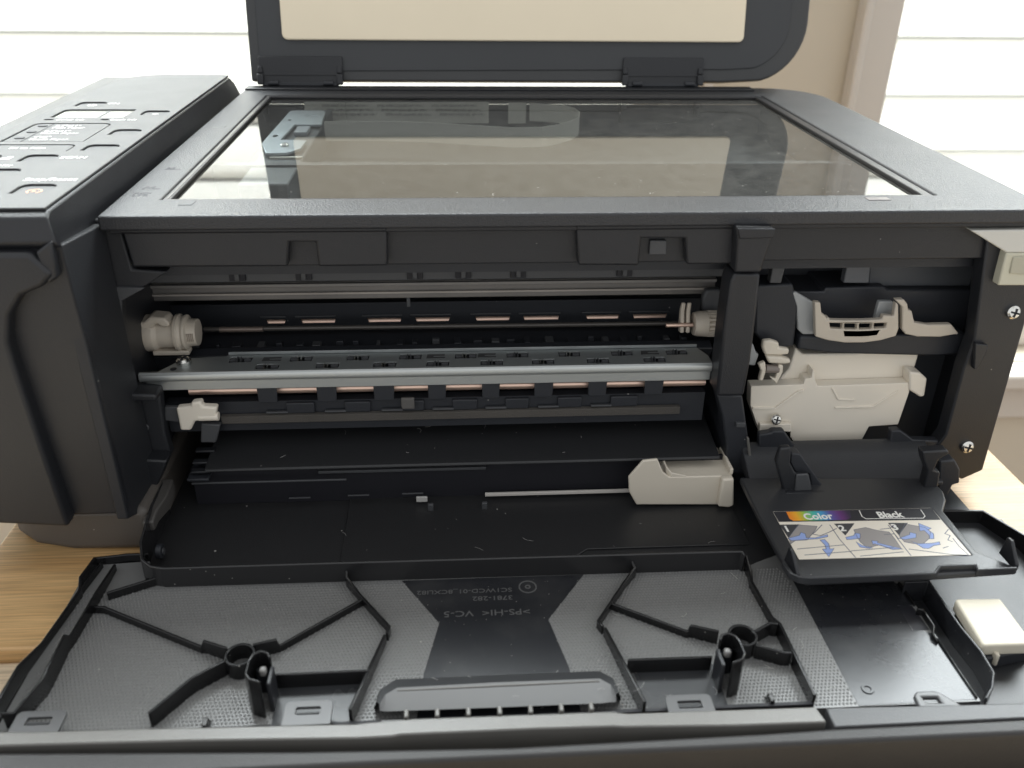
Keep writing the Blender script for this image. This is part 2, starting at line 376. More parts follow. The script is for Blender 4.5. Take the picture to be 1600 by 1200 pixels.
# top plate with recessed buttons
holes = {}
def L4(a, b, c, d): return [a, b, c, d]
btn = {
 'power_button': rnd(-79, -65.5, 141.5, 152.5, 3, 4, (0, 0, 1, 1)),
 'display': rnd(-79.5, -46, 114, 133, 3, 4, (0, 0, 0, 1)),
 'plus_button': rnd(-40.5, -28.5, 119.5, 130.5, 2.5, 4, (1, 0, 1, 1)),
 'paper_select': rnd(-80.5, -46.5, 64, 101, 4, 4, (0, 0, 1, 1)),
 'paper_button': rnd(-41, -29, 77, 88, 3, 4, (0, 0, 1, 1)),
 'page_select': rnd(-80, -47, 47, 58.8, 3, 4, (0, 0, 1, 1)),
 'page_button': rnd(-42, -29, 48, 58.6, 3, 4, (0, 0, 1, 1)),
 'scan_button': rnd(-59.5, -47, 30.5, 41.4, 3, 4, (0, 0, 1, 1)),
 'copy_button': rnd(-80, -68.5, 30.5, 41.2, 3, 4, (0, 0, 1, 1)),
 'start_button': rnd(-72, -52.2, 8, 19.6, 3, 4, (0, 0, 1, 1)),
 'stop_button': rnd(-43.5, -31, -14, -2, 3.2, 4, (0, 0, 1, 1)),
 'ink_lamp': rnd(-80, -76, 107.5, 110, 1, 3), 'black_ink_lamp': rnd(-54.5, -51, 107.5, 110, 1, 3),
}
plate_out = [(-24.6, -31), (-24.4, 238), (-28, 240)] + [(-62, 240), (-72, 237), (-79, 230), (-83, 220)] + [(-86, 150), (-88, 60), (-90, -31)]
cp = MB().prism(plate_out, 'Z', 145.05, 146, holes=list(btn.values())).build('control_panel', PANELM, PR, 0.25, 1, smooth=False)
for k, pl in btn.items():
    if k in ('paper_select', 'page_select'): h, mm = 145.72, PANELM
    elif k == 'display': h, mm = 145.35, LCD
    else: h, mm = 145.3, PANELM
    cx = sum(p[0] for p in pl)/len(pl); cy = sum(p[1] for p in pl)/len(pl)
    MB().prism([(cx+(x-cx)*.955, cy+(y-cy)*.955) for x, y in pl], 'Z', 145.06, h).build(k, mm, cp)
MB().box(-59, -57.8, 114.6, 132.4, 145.36, 145.5).build('display_divider', GREY, cp)
for z_, yy in enumerate((70, 82, 94)):
    MB().prism(rnd(-77.5, -73.5, yy, yy+3, 1.2, 3), 'Z', 145.7, 146.0).build('paper_lamp', GAP, cp)
MB().box(-72.6, -72.2, 65, 100, 145.7, 145.85).build('select_divider', GAP, cp)
for b_, x, y, sz in (('ON', -64.5, 146.5, 4.2), ('Color Ink', -74.5, 107, 3.8), ('Black Ink', -50, 107, 3.8), ('8.5"x11"', -70, 95, 3.7), ('Plain Paper', -70, 91, 3.7),
                     ('8.5"x11"', -70.5, 84, 3.7), ('Photo Paper', -70.5, 79.8, 3.7), ('4"x6"', -70.5, 72.5, 3.7), ('Photo Paper', -70.5, 68, 3.7), ('Fit to Page', -72, 52, 4.0),
                     ('SCAN', -45.3, 34.8, 4.6), ('Color', -66, 23, 3.8), ('Stop/Reset', -45.6, 2.2, 5.0)):
    inside = b_ in ('8.5"x11"', 'Plain Paper', 'Photo Paper', '4"x6"', 'Fit to Page')
    text(b_, x, y, 145.75 if inside else 146.03, sz, PRINTW, cp, 'printed_text', 0.85, bold=.08)
def ring(cx, cy, r0, r1, z, a0=0, a1=360, n=20):
    o = [(cx+r1*math.cos(math.radians(a0+(a1-a0)*i/n)), cy+r1*math.sin(math.radians(a0+(a1-a0)*i/n))) for i in range(n+1)]
    q = [(cx+r0*math.cos(math.radians(a0+(a1-a0)*i/n)), cy+r0*math.sin(math.radians(a0+(a1-a0)*i/n))) for i in range(n, -1, -1)]
    return o+q
MB().prism(ring(-72, 147, 1.7, 2.3, 0, 120, 420), 'Z', 145.3, 145.37).box(-72.3, -71.7, 147, 150, 145.3, 145.37).build('power_symbol', PRINTW, cp, smooth=False)
MB().box(-36.2, -33, 124.6, 125.4, 145.3, 145.4).box(-35, -34.2, 123.4, 126.6, 145.3, 145.38).build('plus_symbol', PRINTW, cp, smooth=False)
MB().prism(ring(-37, -9, 2.0, 2.7, 0, -60, 240), 'Z', 145.3, 145.37).prism([(-37.8, -7.6), (-36.2, -9), (-37.8, -10.4)], 'Z', 145.3, 145.37).build('stop_symbol', ORANGE, cp, smooth=False)
MB().prism([(-67, 33.5), (-63.5, 33.5), (-63.5, 38), (-65.5, 38), (-65.5, 36), (-67, 36)], 'Z', 146.02, 146.07).build('copy_symbol', PRINTW, cp, smooth=False)

# --- scanner frame, glass and what lies below the glass
outer = [(-19.5, -5.5), (333, -5.0), (337, -3), (339.5, 2), (341, 150), (341.5, 215)] + [(306+35.5*math.cos(math.radians(a)), 229+35.5*math.sin(math.radians(a))) for a in range(0, 91, 10)] + [(-19.5, 264)]
inner = [(-3, 16), (302, 16), (302, 237), (-3, 237)]
sf = MB().prism(outer, 'Z', 129.5, 135, holes=[inner]).build('scanner_frame', BEZ, PR, 0.9, 3)
# sloping inner border round the pane
MB().prism([(-2.9, 16.1), (301.9, 16.1), (301.9, 236.9), (-2.9, 236.9)], 'Z', 132.9, 134.4, holes=[[(0, 18.5), (297.5, 18.5), (297.5, 234.5), (0, 234.5)]]).build('glass_border', mat('border_black', (0.02, 0.02, 0.022), 0.35), sf, 0.4)
MB().box(-1.5, 299.5, 17, 236, 131.6, 132.8).build('scanner_glass', GLASS, sf)
MB().box(-1.6, -1.0, 18.6, 234.4, 134.42, 134.55).build('edge_strip', LIPM, sf)
MB().box(-3, 302, 16.1, 235.5, 111, 112).build('scanner_bed', BED, sf)
MB().prism([(-5, 111), (304, 111), (304, 129.4), (-5, 129.4)], 'Y', 235.6, 236.9).build('bed_back_wall', BED, sf)
MB().box(-5, -3.2, 16, 243, 111, 129.4).box(302.2, 304, 16, 243, 111, 129.4).box(-3, 302, 14, 15.9, 111, 129.4).build('bed_rim', BED, sf)
# carriage with its steel bracket and the flat ribbon cable
MB().box(14, 36, 66, 232, 112.2, 127).build('scan_carriage', mat('carriage_plastic', (0.05, 0.055, 0.06), 0.5), sf, 0.8)
MB().prism([(12.4, 133), (13.6, 215), (16, 217), (32, 217), (34.5, 213), (36.6, 178), (22, 178), (20.6, 141), (34, 139), (33.5, 122), (28, 112.5), (18.2, 112)], 'Z', 128.2, 129.6,
           holes=[rnd(24, 31, 201, 203, .8, 2), [(17.5+1.1*math.cos(a), 190+2.6*math.sin(a)) for a in [i*.785 for i in range(8)]], [(16.5+1.5*math.cos(a), 150+3.4*math.sin(a)) for a in [i*.785 for i in range(8)]]]).build('steel_bracket', STEELP, sf, 0.3)
screw((25, 126, 129.7), (0, 0, 1), 2.2, sf, 'bracket_screw', False)
MB().box(24, 31, 160, 175, 127.1, 129.2).build('sensor_window', mat('sensor_grey', (0.3, 0.32, 0.34), 0.3), sf, .3)
g = MB()
for i in range(19): g.box(20.3+i*.8, 20.8+i*.8, 109.6, 110.6, 117, 128)
g.box(20, 35.6, 110.7, 111.8, 117, 128).build('ribbon_connector', RIBBON, sf, smooth=False)
def ribbon(path, z0, z1, name='ribbon_cable'): return MB().wall(path, z0, z1, 0.35).build(name, RIBBON, sf)
ribbon([(19, 234.8), (60, 233.4), (100, 234.4), (131, 234.8)], 118.5, 131.2)
ribbon([(143, 234), (154, 234)], 118.5, 131)
loop = [(156, 232), (166, 229), (176, 224), (181.5, 216), (183, 204), (181, 191), (175, 179), (166, 169), (157, 162.5), (140, 162), (118, 168), (97, 174), (70, 178), (38, 178)]
ribbon(loop, 120.5, 131.2)
for rr, zz in enumerate((128.6, 126.0, 123.4)):
    for k in range(3):
        o = text('E9783 AWM 20624 80C 60V VW-1', 0, 0, 0, 2.1, INK, sf, 'ribbon_print', 0.9)
        o.data.transform(Matrix.Translation(Vector((30+k*33+rr*2.5, 232.9, zz))*S) @ Matrix.Rotation(math.pi/2, 4, 'X'))
# size marks on the frame
for b_, x, y, yl in (('B5', -13.7, 61.2, 60.2), ('A4', -14.0, 31.6, 30.5), ('LTR', -15.4, 20.4, 24.6)):
    text(b_, x, y, 135.02, 3.6, INK, sf, 'size_mark', 1.0, bold=.12)
    MB().box(x-.4, x+6.4, yl-.4, yl+.4, 135.0, 135.06).build('size_line', INK, sf, smooth=False)
MB().box(-13.2, -7.4, 144.5, 145.0, 135, 135.06).box(-8, -7.4, 144.5, 147.5, 135, 135.06).build('corner_mark', PRINTG, sf, smooth=False)
MB().prism([(5.5, 8), (10.5, 8), (10.9, 13)], 'Z', 135, 135.15).build('frame_mark', GREY, sf)
MB().box(271, 280, 8.6, 12.6, 135, 135.2).build('frame_mark', mat('mark_pink', (0.12, 0.10, 0.10), 0.3), sf, .1)

# --- lid, raised and leaning back
TH = math.radians(11)
def lidp(p):
    x, v, d = p                              # x, height along the lid, depth behind the inner face
    return (x, 262+v*math.sin(TH)+d*math.cos(TH), 138.5+v*math.cos(TH)-d*math.sin(TH))
def lidprism(poly, d0, d1, holes=()): return MB().prism(poly, 'Z', d0, d1, holes=holes, f=lidp)
lo = [(-17, 0), (285, 0)] + [(300+38*math.sin(math.radians(a)), 38-38*math.cos(math.radians(a))) for a in range(15, 91, 8)] + [(338, 265)] + [(318+20*math.cos(math.radians(a)), 265+20*math.sin(math.radians(a))) for a in range(10, 91, 16)] + [(-17, 285)]
ld = lidprism(lo, 2, 18).build('lid', LIDM, PR, 1.5, 3)
li = [(-11, 6), (286, 8)] + [(296+30*math.sin(math.radians(a)), 38-30*math.cos(math.radians(a))) for a in range(15, 91, 8)] + [(326, 262)] + [(308+18*math.cos(math.radians(a)), 262+18*math.sin(math.radians(a))) for a in range(10, 91, 16)] + [(-11, 279)]
lidprism(li, 1.2, 2.2).build('lid_inner_face', mat('lid_inner_plastic', (0.046, 0.048, 0.051), 0.55, grain=0.3, vary=0.06), ld, 0.5)
lidprism(rnd(4.5, 295.5, 24.5, 240, 3.5), -1.2, 1.4).build('document_pad', PAD, ld, 0.8, 3)
for hx in (-12.5, 217.5):
    wd = 53
    h = lidprism([(hx, -1), (hx+wd, -1), (hx+wd, 15), (hx+1, 15)], -0.8, 1.4).build('hinge', BLK, PR, 0.6)
    lidprism([(hx+1.5, 3.6), (hx+wd-1.5, 3.6), (hx+wd-1.5, 5), (hx+1.5, 5)], -1.3, -0.6).build('hinge_rib', BLK, h, .2)
    lidprism([(hx+3, -2.5), (hx+wd-3, -2.5), (hx+wd-3, -.4), (hx+3, -.4)], -2.2, 1).build('hinge_plate', DARK, h, .3)
    for e in (0, wd-4):
        lidprism([(hx+e, -2), (hx+e+4, -2), (hx+e+4, 4.5), (hx+e, 4.5)], -3.4, -0.4).build('hinge_knuckle', BLK, h, 0.8, 3)
        lidprism([(hx+e+.2, 4.8), (hx+e+3.8, 4.8), (hx+e+3.4, 9), (hx+e+.6, 9)], -2.4, -0.4).build('hinge_clip', BLK, h, 0.6)
    for e in (7, wd-12):
        MB().cyl(lidp((hx+e, -1, -2.4)), lidp((hx+e+6, -1, -2.4)), 1.5).build('hinge_pin', DARK, h)
MB().box(-19, 302, 251, 262, 135.1, 136.2).build('rear_ledge', BLK, sf, .4)

# --- front beam below the scanner
bmn = MB().box(-16, 336, 2.2, 10, 112.8, 129.4).build('front_beam', BLK, PR, 0.5)
MB().box(-17, 336, -3.0, 2.0, 127.6, 129.45).build('beam_ledge', BLK, bmn, 0.4)
pad1 = [(-12.8,129.7),(83.1,129.6),(82.7,114.1),(56.8,114.1),(56.7,123.7),(46.9,123.8),(45.4,114.2),(-11.5,114.6)]
pad2 = [(154.0,129.8),(214.4,129.8),(216.6,113.3),(197.9,113.3),(196.2,123.9),(179.3,124.1),(179.2,113.2),(155.5,113.5)]
for pl in (pad1, pad2):
    MB().prism(pl, 'Y', -2.6, 2.1).build('beam_pad', BLK, bmn, 0.9, 3)
MB().prism([(-13.1,129.6),(83.1,129.5),(83.0,128.0),(-12.9,128.1)], 'Y', -3.8, -2.0).build('pad_rim', BLK, bmn, 0.5)
MB().prism([(154.2,129.7),(214.3,129.7),(214.5,128.2),(154.2,127.9)], 'Y', -3.8, -2.0).build('pad_rim', BLK, bmn, 0.5)
MB().prism([(183.5,122.2),(189.8,122.1),(190.4,116.4),(183.5,116.4)], 'Y', 0.5, 2.1).build('notch_block', GREY, bmn, 0.3)
# --- left inner frame
lf = MB().prism([(-26.8,133.0),(-14.1,130.5),(-12.9,112.9),(0.0,111.7),(-19.2,100.0),(-21.0,90.4),(-21.7,62.8),(-11.9,61.1),(-12.5,54.5),(-13.3,39.9),(-12.6,30.1),(-19.3,17.3),(-35.6,-2.8),(-58.0,-2.0)], 'Y', 0.0, 6.0).build('left_frame', BLKM, PR, 0.8)
MB().prism([(-24.9,106.5),(-9.2,105.8),(-18.7,100.7),(-20.5,91.4),(-27.7,91.5)], 'Y', -1.4, 0.2).build('frame_plate', GREY, lf, 0.3)
MB().prism([(-33, 22), (-1, 8), (-1, 131), (-33, 134)], 'X', -25.5, -21.2, f=lambda p: (p[0]+(p[1]+33)*.06, p[1], p[2])).build('frame_cheek', BLKM, lf, 0.5)
for a in ([(-35.0,64.7),(-10.7,63.3),(-10.7,60.3),(-35.7,61.2)], [(-33.6,34.2),(-11.6,32.3),(-17.4,20.3),(-33.9,19.5)], [(-33.9,19.5),(-17.5,19.6),(-19.1,13.8),(-33.4,13.6)], [(-34.0,12.3),(-19.3,12.4),(-21.9,0.4),(-35.0,0.2)]):
    MB().prism(a, 'Y', -8.0, 0.2).build('frame_ledge', BLK, lf, 0.8)
MB().cyl((-20.5, -0.5, 44), (-20.5, 1, 44), 1.5).build('frame_boss', GREY, lf, .3)
# --- pillar between the paper path and the cartridge bay
pl = MB().prism([(216.2,111.0),(226.6,110.5),(227.5,95.1),(228.2,72.3),(227.6,56.1),(215.9,56.4),(214.9,89.8),(215.0,107.1)], 'Y', -6, 6).build('pillar', BLK, PR, 1.2, 3)
MB().prism([(213.3,130.5),(228.1,130.0),(228.0,126.3),(225.7,111.9),(215.3,112.0),(214.4,126.0)], 'Y', -8.5, 4).build('pillar_cap', BLK, pl, 1.0, 3)
MB().prism([(213.8,130.0),(228.3,129.7),(228.0,126.2),(215.0,125.9)], 'Y', -9.6, -8.3).build('pillar_cap_lip', BLK, pl, 0.4)
MB().prism([(218.3,53.4),(229.3,53.1),(233.2,38.6),(236.5,26.5),(240.1,12.8),(226.7,13.2),(225.7,27.9),(221.8,43.2)], 'Y', 0, 8).build('pillar_foot', DARK, pl, 0.8)
MB().prism([(228.0,40.4),(232.2,40.3),(232.3,37.9),(228.3,38.0)], 'Y', -1.5, 0.2).build('pillar_catch', GREY, pl, 0.3)
MB().prism([(233.0,33.9),(233.9,33.9),(237.8,18.9),(236.4,18.9)], 'Y', -3.5, -2.0).build('pillar_edge', LIPM, pl, 0.3)

# --- paper path seen through the opening
MB().box(-18, 222, 22, 26, 98.5, 105).build('ledge_bar', GREY, PR, 0.5)
for x in [(20.0,102.6),(46.6,102.3),(91.7,101.7),(111.6,101.5),(134.3,101.2),(178.8,100.7)]:
    k = MB().box(x[0]-3.2, x[0]+3.2, 20.8, 22.5, 99.5, 104).build('guide_slot', GAP, PR, 0.2)
    MB().box(x[0]-1.0, x[0]+1.0, 19.8, 20.9, 100, 103.6).build('slot_roller', GREY, k, 0.3)
cb = MB().box(-26, 224, 39, 43, 83.5, 91.8).build('carriage_rail', mat('rail_steel', (0.16, 0.15, 0.14), 0.45, metal=.3, vary=.3), PR, 0.5)
MB().box(-26, 224, 37.6, 39.2, 86.4, 87.2).build('encoder_strip', mat('encoder_film', (0.32, 0.29, 0.26), 0.3, vary=.4), cb)
MB().box(-26, 224, 37.6, 39.2, 89.8, 91.4).build('rail_flange', mat('rail_flange_steel', (0.2, 0.19, 0.18), 0.4, metal=.3), cb, .3)
MB().box(86.6, 88.2, 41, 42, 78.5, 83.4).build('belt_clip', GREY, cb, .2)
# feed roller with copper showing through windows
MB().cyl((-8, 62, 62.5), (222, 62, 62.5), 3.6, 24).build('feed_roller', COPPER, PR)
wl = [(21.3,66.4),(37.1,66.4),(67.7,66.3),(89.9,65.9),(118.0,65.8),(140.6,65.8),(170.4,65.6),(192.8,65.6)]
wr = [(28.9,66.2),(51.8,66.2),(82.2,66.0),(104.8,65.7),(133.1,65.6),(156.4,65.5),(185.1,65.4),(207.9,65.4)]
wnd = [(p[0], q[0]) for p, q in zip(wl, wr)]
MB().prism([(-24, 58), (224, 58), (224, 74), (-24, 74)], 'Y', 57.4, 58.4, holes=[[(p, 63.8), (q, 63.8), (q+.8, 66.2), (p-.8, 66.2)] for p, q in wnd]).build('roller_cover', DARK, PR, .15)
for p, q in wnd:
    MB().box(p-3, q+1, 56.6, 57.3, 67.3, 68.1).build('cover_rib', GREY, PR, .2)
MB().cyl((-4, 45, 67.4), (213, 45, 66.8), 1.1, 14).build('drive_shaft', mat('shaft_steel', (0.12, 0.11, 0.10), 0.4, metal=.4, vary=.3), PR)
MB().cyl((3, 44, 67.6), (22, 44, 67.5), 1.25, 14).build('shaft_sleeve', mat('sleeve_brown', (0.25, 0.2, 0.17), 0.4, metal=.4), PR)
MB().prism([(28, 56), (58, 56), (58, 60), (44, 64), (36, 62), (30, 65.5), (24, 64)], 'X', -22, 222).build('platen', DARK, PR, 0.8)
random.seed(3)
for i in range(26):
    x = -6+i*8.6+random.uniform(-2, 2); hgt = random.uniform(.6, 2.0)
    MB().box(x, x+random.uniform(1.2, 4), 30+random.uniform(0, 5), 37, 60, 64.2+hgt*.6).build('platen_rib', DARK if i % 3 else GREY, PR, .3)
# left spool of beige plastic
sp = MB().lathe((-22.0, 25, 75.2), (1, 0, 0), [(t*.9, r*.92) for t, r in ((0, 8.2), (1, 8.6), (5, 8.2), (6.5, 6.9), (14, 6.9), (14.2, 8.4), (16, 8.7), (16.4, 8.0), (17.5, 7.6), (18.4, 8.2), (19.4, 8.2), (20, 6.4), (24, 6.2), (24.2, 1))], 32).build('feed_spool', BEIGE, PR, .2)
MB().prism([(-28, 82), (-20, 82.6), (-17, 85), (-11, 84.2), (-9.5, 81), (-12, 80), (-15, 82), (-19, 78), (-27, 78.5)], 'Y', 19, 27).build('spool_lever', BEIGE, sp, .8)
MB().box(-19, -4, 19.5, 25, 67, 69).build('spool_foot', BEIGE, sp, .5)
for i in range(5): MB().box(-4.4+i*.7, -4.0+i*.7, 19.0, 19.6, 73.6, 77.0).build('spool_notch', mat('beige_dark', (0.25, 0.21, 0.17), .5), sp)
g = MB()
for i in range(4): g.lathe((-29+i*1.6, 25, 75), (1, 0, 0), [(0, 2.2), (.5, 2.8), (1.0, 2.2)], 16)
g.build('shaft_thread', GREY, PR)
# right gear
gr = MB().lathe((212.5, 28, 74.2), (1, 0, 0), [(0, 3), (.1, 5.0), (2, 5.6), (6.0, 5.8), (6.4, 5.0), (7, 4.6)], 28).build('drive_gear', BEIGE, PR, .2)
g = MB()
for i in range(18):
    a = 2*math.pi*i/18; c_, s_ = math.cos(a), math.sin(a)
    q = [(28+c_*r-s_*t, 74.2+s_*r+c_*t) for r, t in ((4.2, -.7), (5.9, -.45), (5.9, .45), (4.2, .7))]
    g.prism(q, 'X', 218.6, 223.4)
g.cyl((218.4, 28, 74.2), (223.5, 28, 74.2), 4.5, 24).build('gear_teeth', BEIGE, gr, smooth=False)
for dx in (0, 2.6):
    MB().prism([(25, 71), (29, 70.2), (30.5, 74), (31, 80), (29.5, 84), (27.5, 84.4), (28, 80), (26, 75)], 'X', 206.5+dx, 208.3+dx).build('shaft_clip', BEIGE, gr, .6)
MB().cyl((200, 26, 74.6), (212, 26, 74.6), 0.95, 14).build('shaft_pin', COPPER, gr)
MB().prism([(218.0,88.5),(224.4,88.8),(226.4,82.9),(226.9,76.4),(217.5,77.9),(216.7,84.4)], 'Y', 32, 36).build('gear_cover', GREY, PR, 1)

# steel guide plate with its turned-down front edge
rear = [p[0] for p in [(17.8,17.3),(42.8,16.9),(66.4,16.6),(88.5,16.3),(111.9,16.0),(134.0,15.8),(156.3,15.5),(179.0,15.3),(202.9,14.9)]]
frnt = [p[0] for p in [(30.0,9.7),(54.5,8.7),(78.2,8.3),(100.2,8.1),(122.7,7.7),(144.4,7.5),(167.7,7.2),(191.9,6.8)]]
vent = [p[0] for p in [(30.9,15.0),(99.4,14.7),(121.1,14.4),(191.3,14.2)]]
ph = [[(x-4.6, 13.2), (x+4.6, 13.2), (x+4.9, 18.0), (x-4.3, 18.0)] for x in rear] + [[(x-4.7, 6.6), (x+4.7, 6.6), (x+4.9, 11.0), (x-4.5, 11.0)] for x in frnt]
gp = MB().prism([(-13.5, 5.4), (216, 5.4), (216, 12), (213, 20), (12, 20.5), (11, 19), (-6, 17.5)], 'Z', 65.8, 66.6, holes=ph).build('guide_plate', ZINCF, PR, .15, 1)
MB().box(12, 213, 19.8, 20.6, 66.7, 68).build('plate_rear_flange', ZINCF, gp, .2)
fl = MB().prism([(5.2, 66.9), (4.0, 67.2), (3.0, 66.4), (2.6, 64.6), (3.0, 63.4), (4.4, 63.0), (4.4, 58.6), (5.2, 58.6)], 'X', -20.3, 215.6)
for v in fl.bm.verts:
    if v.co.x < -0.02 and v.co.z < 0.0632: v.co.x += 0.0022
fl.build('plate_front_edge', ZINC, gp, .25)
for x, y in [(q, 15.6) for q in rear] + [(q, 8.8) for q in frnt]:
    w_ = MB()
    for k in (-1.1, 0.2):
        w_.lathe((x+k-.25, y, 65.4), (1, 0, 0), [(0, 2.0), (.25, 2.5), (.5, 2.0)], 12)
    w_.build('star_wheel', CHROME if (int(x) % 3 == 0) else GREY, gp, smooth=False)
    MB().box(x-4.2, x-1.6, y-.45, y+.45, 65, 66.9).build('wheel_arm', GREY, gp)
    MB().box(x+1.6, x+4.4, y-.45, y+.45, 65, 66.9).build('wheel_arm', GREY, gp)
for x in vent:
    MB().prism([(x-4, 13.5), (x+3.6, 13.5), (x+4, 14.6), (x-1, 14.6), (x-1, 15.8), (x+3.6, 15.8), (x+3.8, 17.2), (x-3.6, 17.2)], 'Z', 66.4, 66.75).build('plate_spring', mat('spring_dark', (.08, .08, .08), .4, metal=.5), gp)
screw((-4.4, 12.6, 67.2), (0, 0, 1), 3.2, PR)
MB().lathe((-7.5, 7.6, 66.7), (0, 0, 1), [(0, 1.3), (.2, 1.3), (.3, .2)], 12).build('plate_dimple', GAP, gp)
# exit roller, hanging tabs, felt strip
MB().cyl((-4, 12, 54.4), (216, 12, 54.0), 2.0, 20).build('exit_roller', COPPER, PR)
tabs = [(p[0], q[0]) for p, q in zip([(25.3,56.3),(49.7,56.1),(73.2,55.9),(95.9,55.6),(118.6,55.4),(140.8,55.2),(163.8,55.0),(188.1,54.8)],
                                      [(33.4,56.2),(57.9,55.9),(81.8,55.7),(103.5,55.5),(126.1,55.3),(148.8,55.1),(171.8,54.9),(196.2,54.6)])]
for i, (a, b) in enumerate(tabs):
    MB().prism([(a, 58.2), (b, 58.2), (b-.2, 51.8), (b-.8, 51.2), (a+.6, 51.2), (a, 51.8)], 'Y', 5.4, 6.6).build('paper_tab', DARK, PR, .3)
for (a, b), (c_, d_) in zip(tabs, tabs[1:]):
    MB().box(b+2.5, c_-2, 7.6, 9, 44.6, 49.5).build('exit_block', DARK, PR, .4)
    MB().box(b-6, b+3, 7.0, 8.6, 45.0, 45.8).build('exit_step', GREY, PR, .2)
MB().box(-14, 216, 9.2, 14, 36, 50).build('exit_wall', DARK, PR)
MB().box(84.5, 90, 4.6, 6.2, 47.2, 52.4).build('sensor_tab', mat('sensor_tab_grey', (.09, .085, .08), .6), PR, .4)
MB().box(8.5, 205, 6.4, 9.0, 40.8, 44.4).build('felt_pad', FELT, PR, .3)
wc = MB().prism([(-7.1,52.1),(-1.1,52.6),(-0.8,54.4),(3.4,54.9),(3.5,52.5),(9.4,52.0),(7.8,46.2),(-0.6,45.5),(-2.9,41.2),(-7.1,41.3)], 'Y', 1.0, 5).build('white_catch', WHITE, PR, .9, 3)
MB().cyl((9, 2.6, 47), (1, 2.6, 47), 1.9, 14).build('catch_pin', WHITE, wc)
MB().prism([(-12.6,51.3),(-6.9,51.2),(-7.6,43.8),(-13.4,44.9)], 'Y', 3.4, 5.5).build('catch_bracket', GREY, PR, .4)

# --- black paper flap of the output slot and the paper guide below it
of = MB().prism([(-5, 24.2), (-4.6, 25.4), (0, 26.2), (33, 31), (33, 29.6)], 'X', 1.6, 221.9).build('paper_flap', mat('flap_plastic', (0.020, 0.0205, 0.022), 0.4, grain=.2, dust=.3), PR, .4)
for x, y, z in ((33, 26, 30.3), (106, 24, 30.0), (190, 26, 30.3)):
    MB().box(x-3, x+3, y-.6, y+.6, z-1, z+.35).build('flap_dimple', GREY, of, .3)
MB().box(-6, 3, -6, 10, 20.4, 21.6).build('slot_step', DARK, PR, .3)
for k, (y, z) in enumerate(((6, 28), (0, 26), (-4, 24))): MB().box(-4.5, 3.6, y, y+3, z-1, z).build('slot_rib', BLK, PR, .3)
MB().box(-5, 60, -4.2, -3.4, 17.6, 18.4).build('slot_wire', GREY, PR, .2)
MB().prism([(1.1,43.3),(8.9,42.5),(5.8,33.7),(-0.6,33.9)], 'Y', 3, 6).build('slot_cheek', GREY, PR, .6)
pg = MB().prism([(180.7,20.5),(186.2,28.7),(192.5,29.3),(195.5,22.5),(198.4,20.1),(226.0,19.9),(226.5,4.5),(185.2,5.9),(181.5,13.0)], 'Y', -11.5, -10).build('paper_guide', IVORY, PR, .5)
MB().box(196, 226.5, -10, 12, 18.6, 19.6).build('guide_shelf', IVORY, pg, .4)
MB().box(225.4, 226.8, -10, 8, 19.4, 22.4).build('guide_wall', IVORY, pg, .4)
MB().wall([(197.2, -3), (197.6, -9), (199.5, -10.9), (206, -10.9)], 19, [24, 23.5, 22, 20.4], .9).build('guide_lip', IVORY, pg, .3)
MB().prism([(220.9,20.1),(225.9,20.4),(227.8,6.1),(225.8,5.0),(220.8,5.7)], 'Y', -14.5, -11).build('guide_end', IVORY, pg, .9, 3)
pe = [(119.5,7.4),(184.3,7.0)]
MB().box(pe[0][0], pe[1][0], -2.6, -1.4, pe[1][1]-.9, pe[1][1]+.6).build('paper_edge', mat('edge_white', (.55, .52, .48), .5), PR, .2)
for x, z in [(95.7,6.1),(119.0,5.9)]: MB().box(x-1.2, x+1.2, -9, -7.4, 3.2, 7.2).build('tray_post', GREY, PR, .4)
ts, = [(91.8,6.7)]
MB().box(ts[0]-2.4, ts[0]+2.4, -4.4, -3.4, ts[1]-1.3, ts[1]+1.3).build('tray_sensor', mat('sensor_white', (.45, .44, .42), .4), PR, .2)
for x, z in [(39.1,8.5),(64.4,9.0),(87.9,9.2)]: MB().box(x-4.6, x+4.6, -3.4, -2.6, z-.22, z+.22).build('tray_slit', GREY, PR, .1)
MB().box(-6, 230, 1.5, 3, 3.3, 22).build('slot_shade_sheet', GAP, PR)  # near-black sheet; its colour stands in for shade deep in the slot
MB().box(48, 120, -1.6, 1.4, 19.6, 21).build('slot_lip', GREY, PR, .3)

# --- right column with screws, and the cartridge bay
rc = MB().prism([(318.2,122.1),(343.9,121.9),(345.1,84.9),(347.4,11.2),(338.5,6.2),(321.8,24.0),(324.8,30.7),(324.0,64.3),(324.9,77.9)], 'Y', 0, 8).build('right_column', BLK, PR, 0.8)
MB().prism([(324.6,76.9),(330.1,76.2),(330.5,73.8),(329.0,64.7),(327.1,64.8)], 'Y', -2.4, .2).build('column_catch', BLK, rc, .4)
for p in [(337.9,90.2),(335.9,24.6)]:
    screw((p[0], -0.2, p[1]), (0, -1, 0.15), 3.0, PR)
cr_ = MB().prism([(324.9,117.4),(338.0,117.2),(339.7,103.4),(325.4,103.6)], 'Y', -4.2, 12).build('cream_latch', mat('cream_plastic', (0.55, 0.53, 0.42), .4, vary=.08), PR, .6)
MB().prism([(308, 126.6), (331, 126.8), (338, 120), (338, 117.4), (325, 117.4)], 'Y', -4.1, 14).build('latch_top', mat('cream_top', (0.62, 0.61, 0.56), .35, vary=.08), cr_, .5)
MB().prism([(327.9,115.8),(335.6,116.3),(337.0,108.2),(328.4,108.9)], 'Y', -4.8, -4.1).build('latch_recess_shade', mat('cream_shade', (0.44, 0.42, 0.33), .4), cr_, .3)  # proud plate in darker cream; recess shade is put into the colour
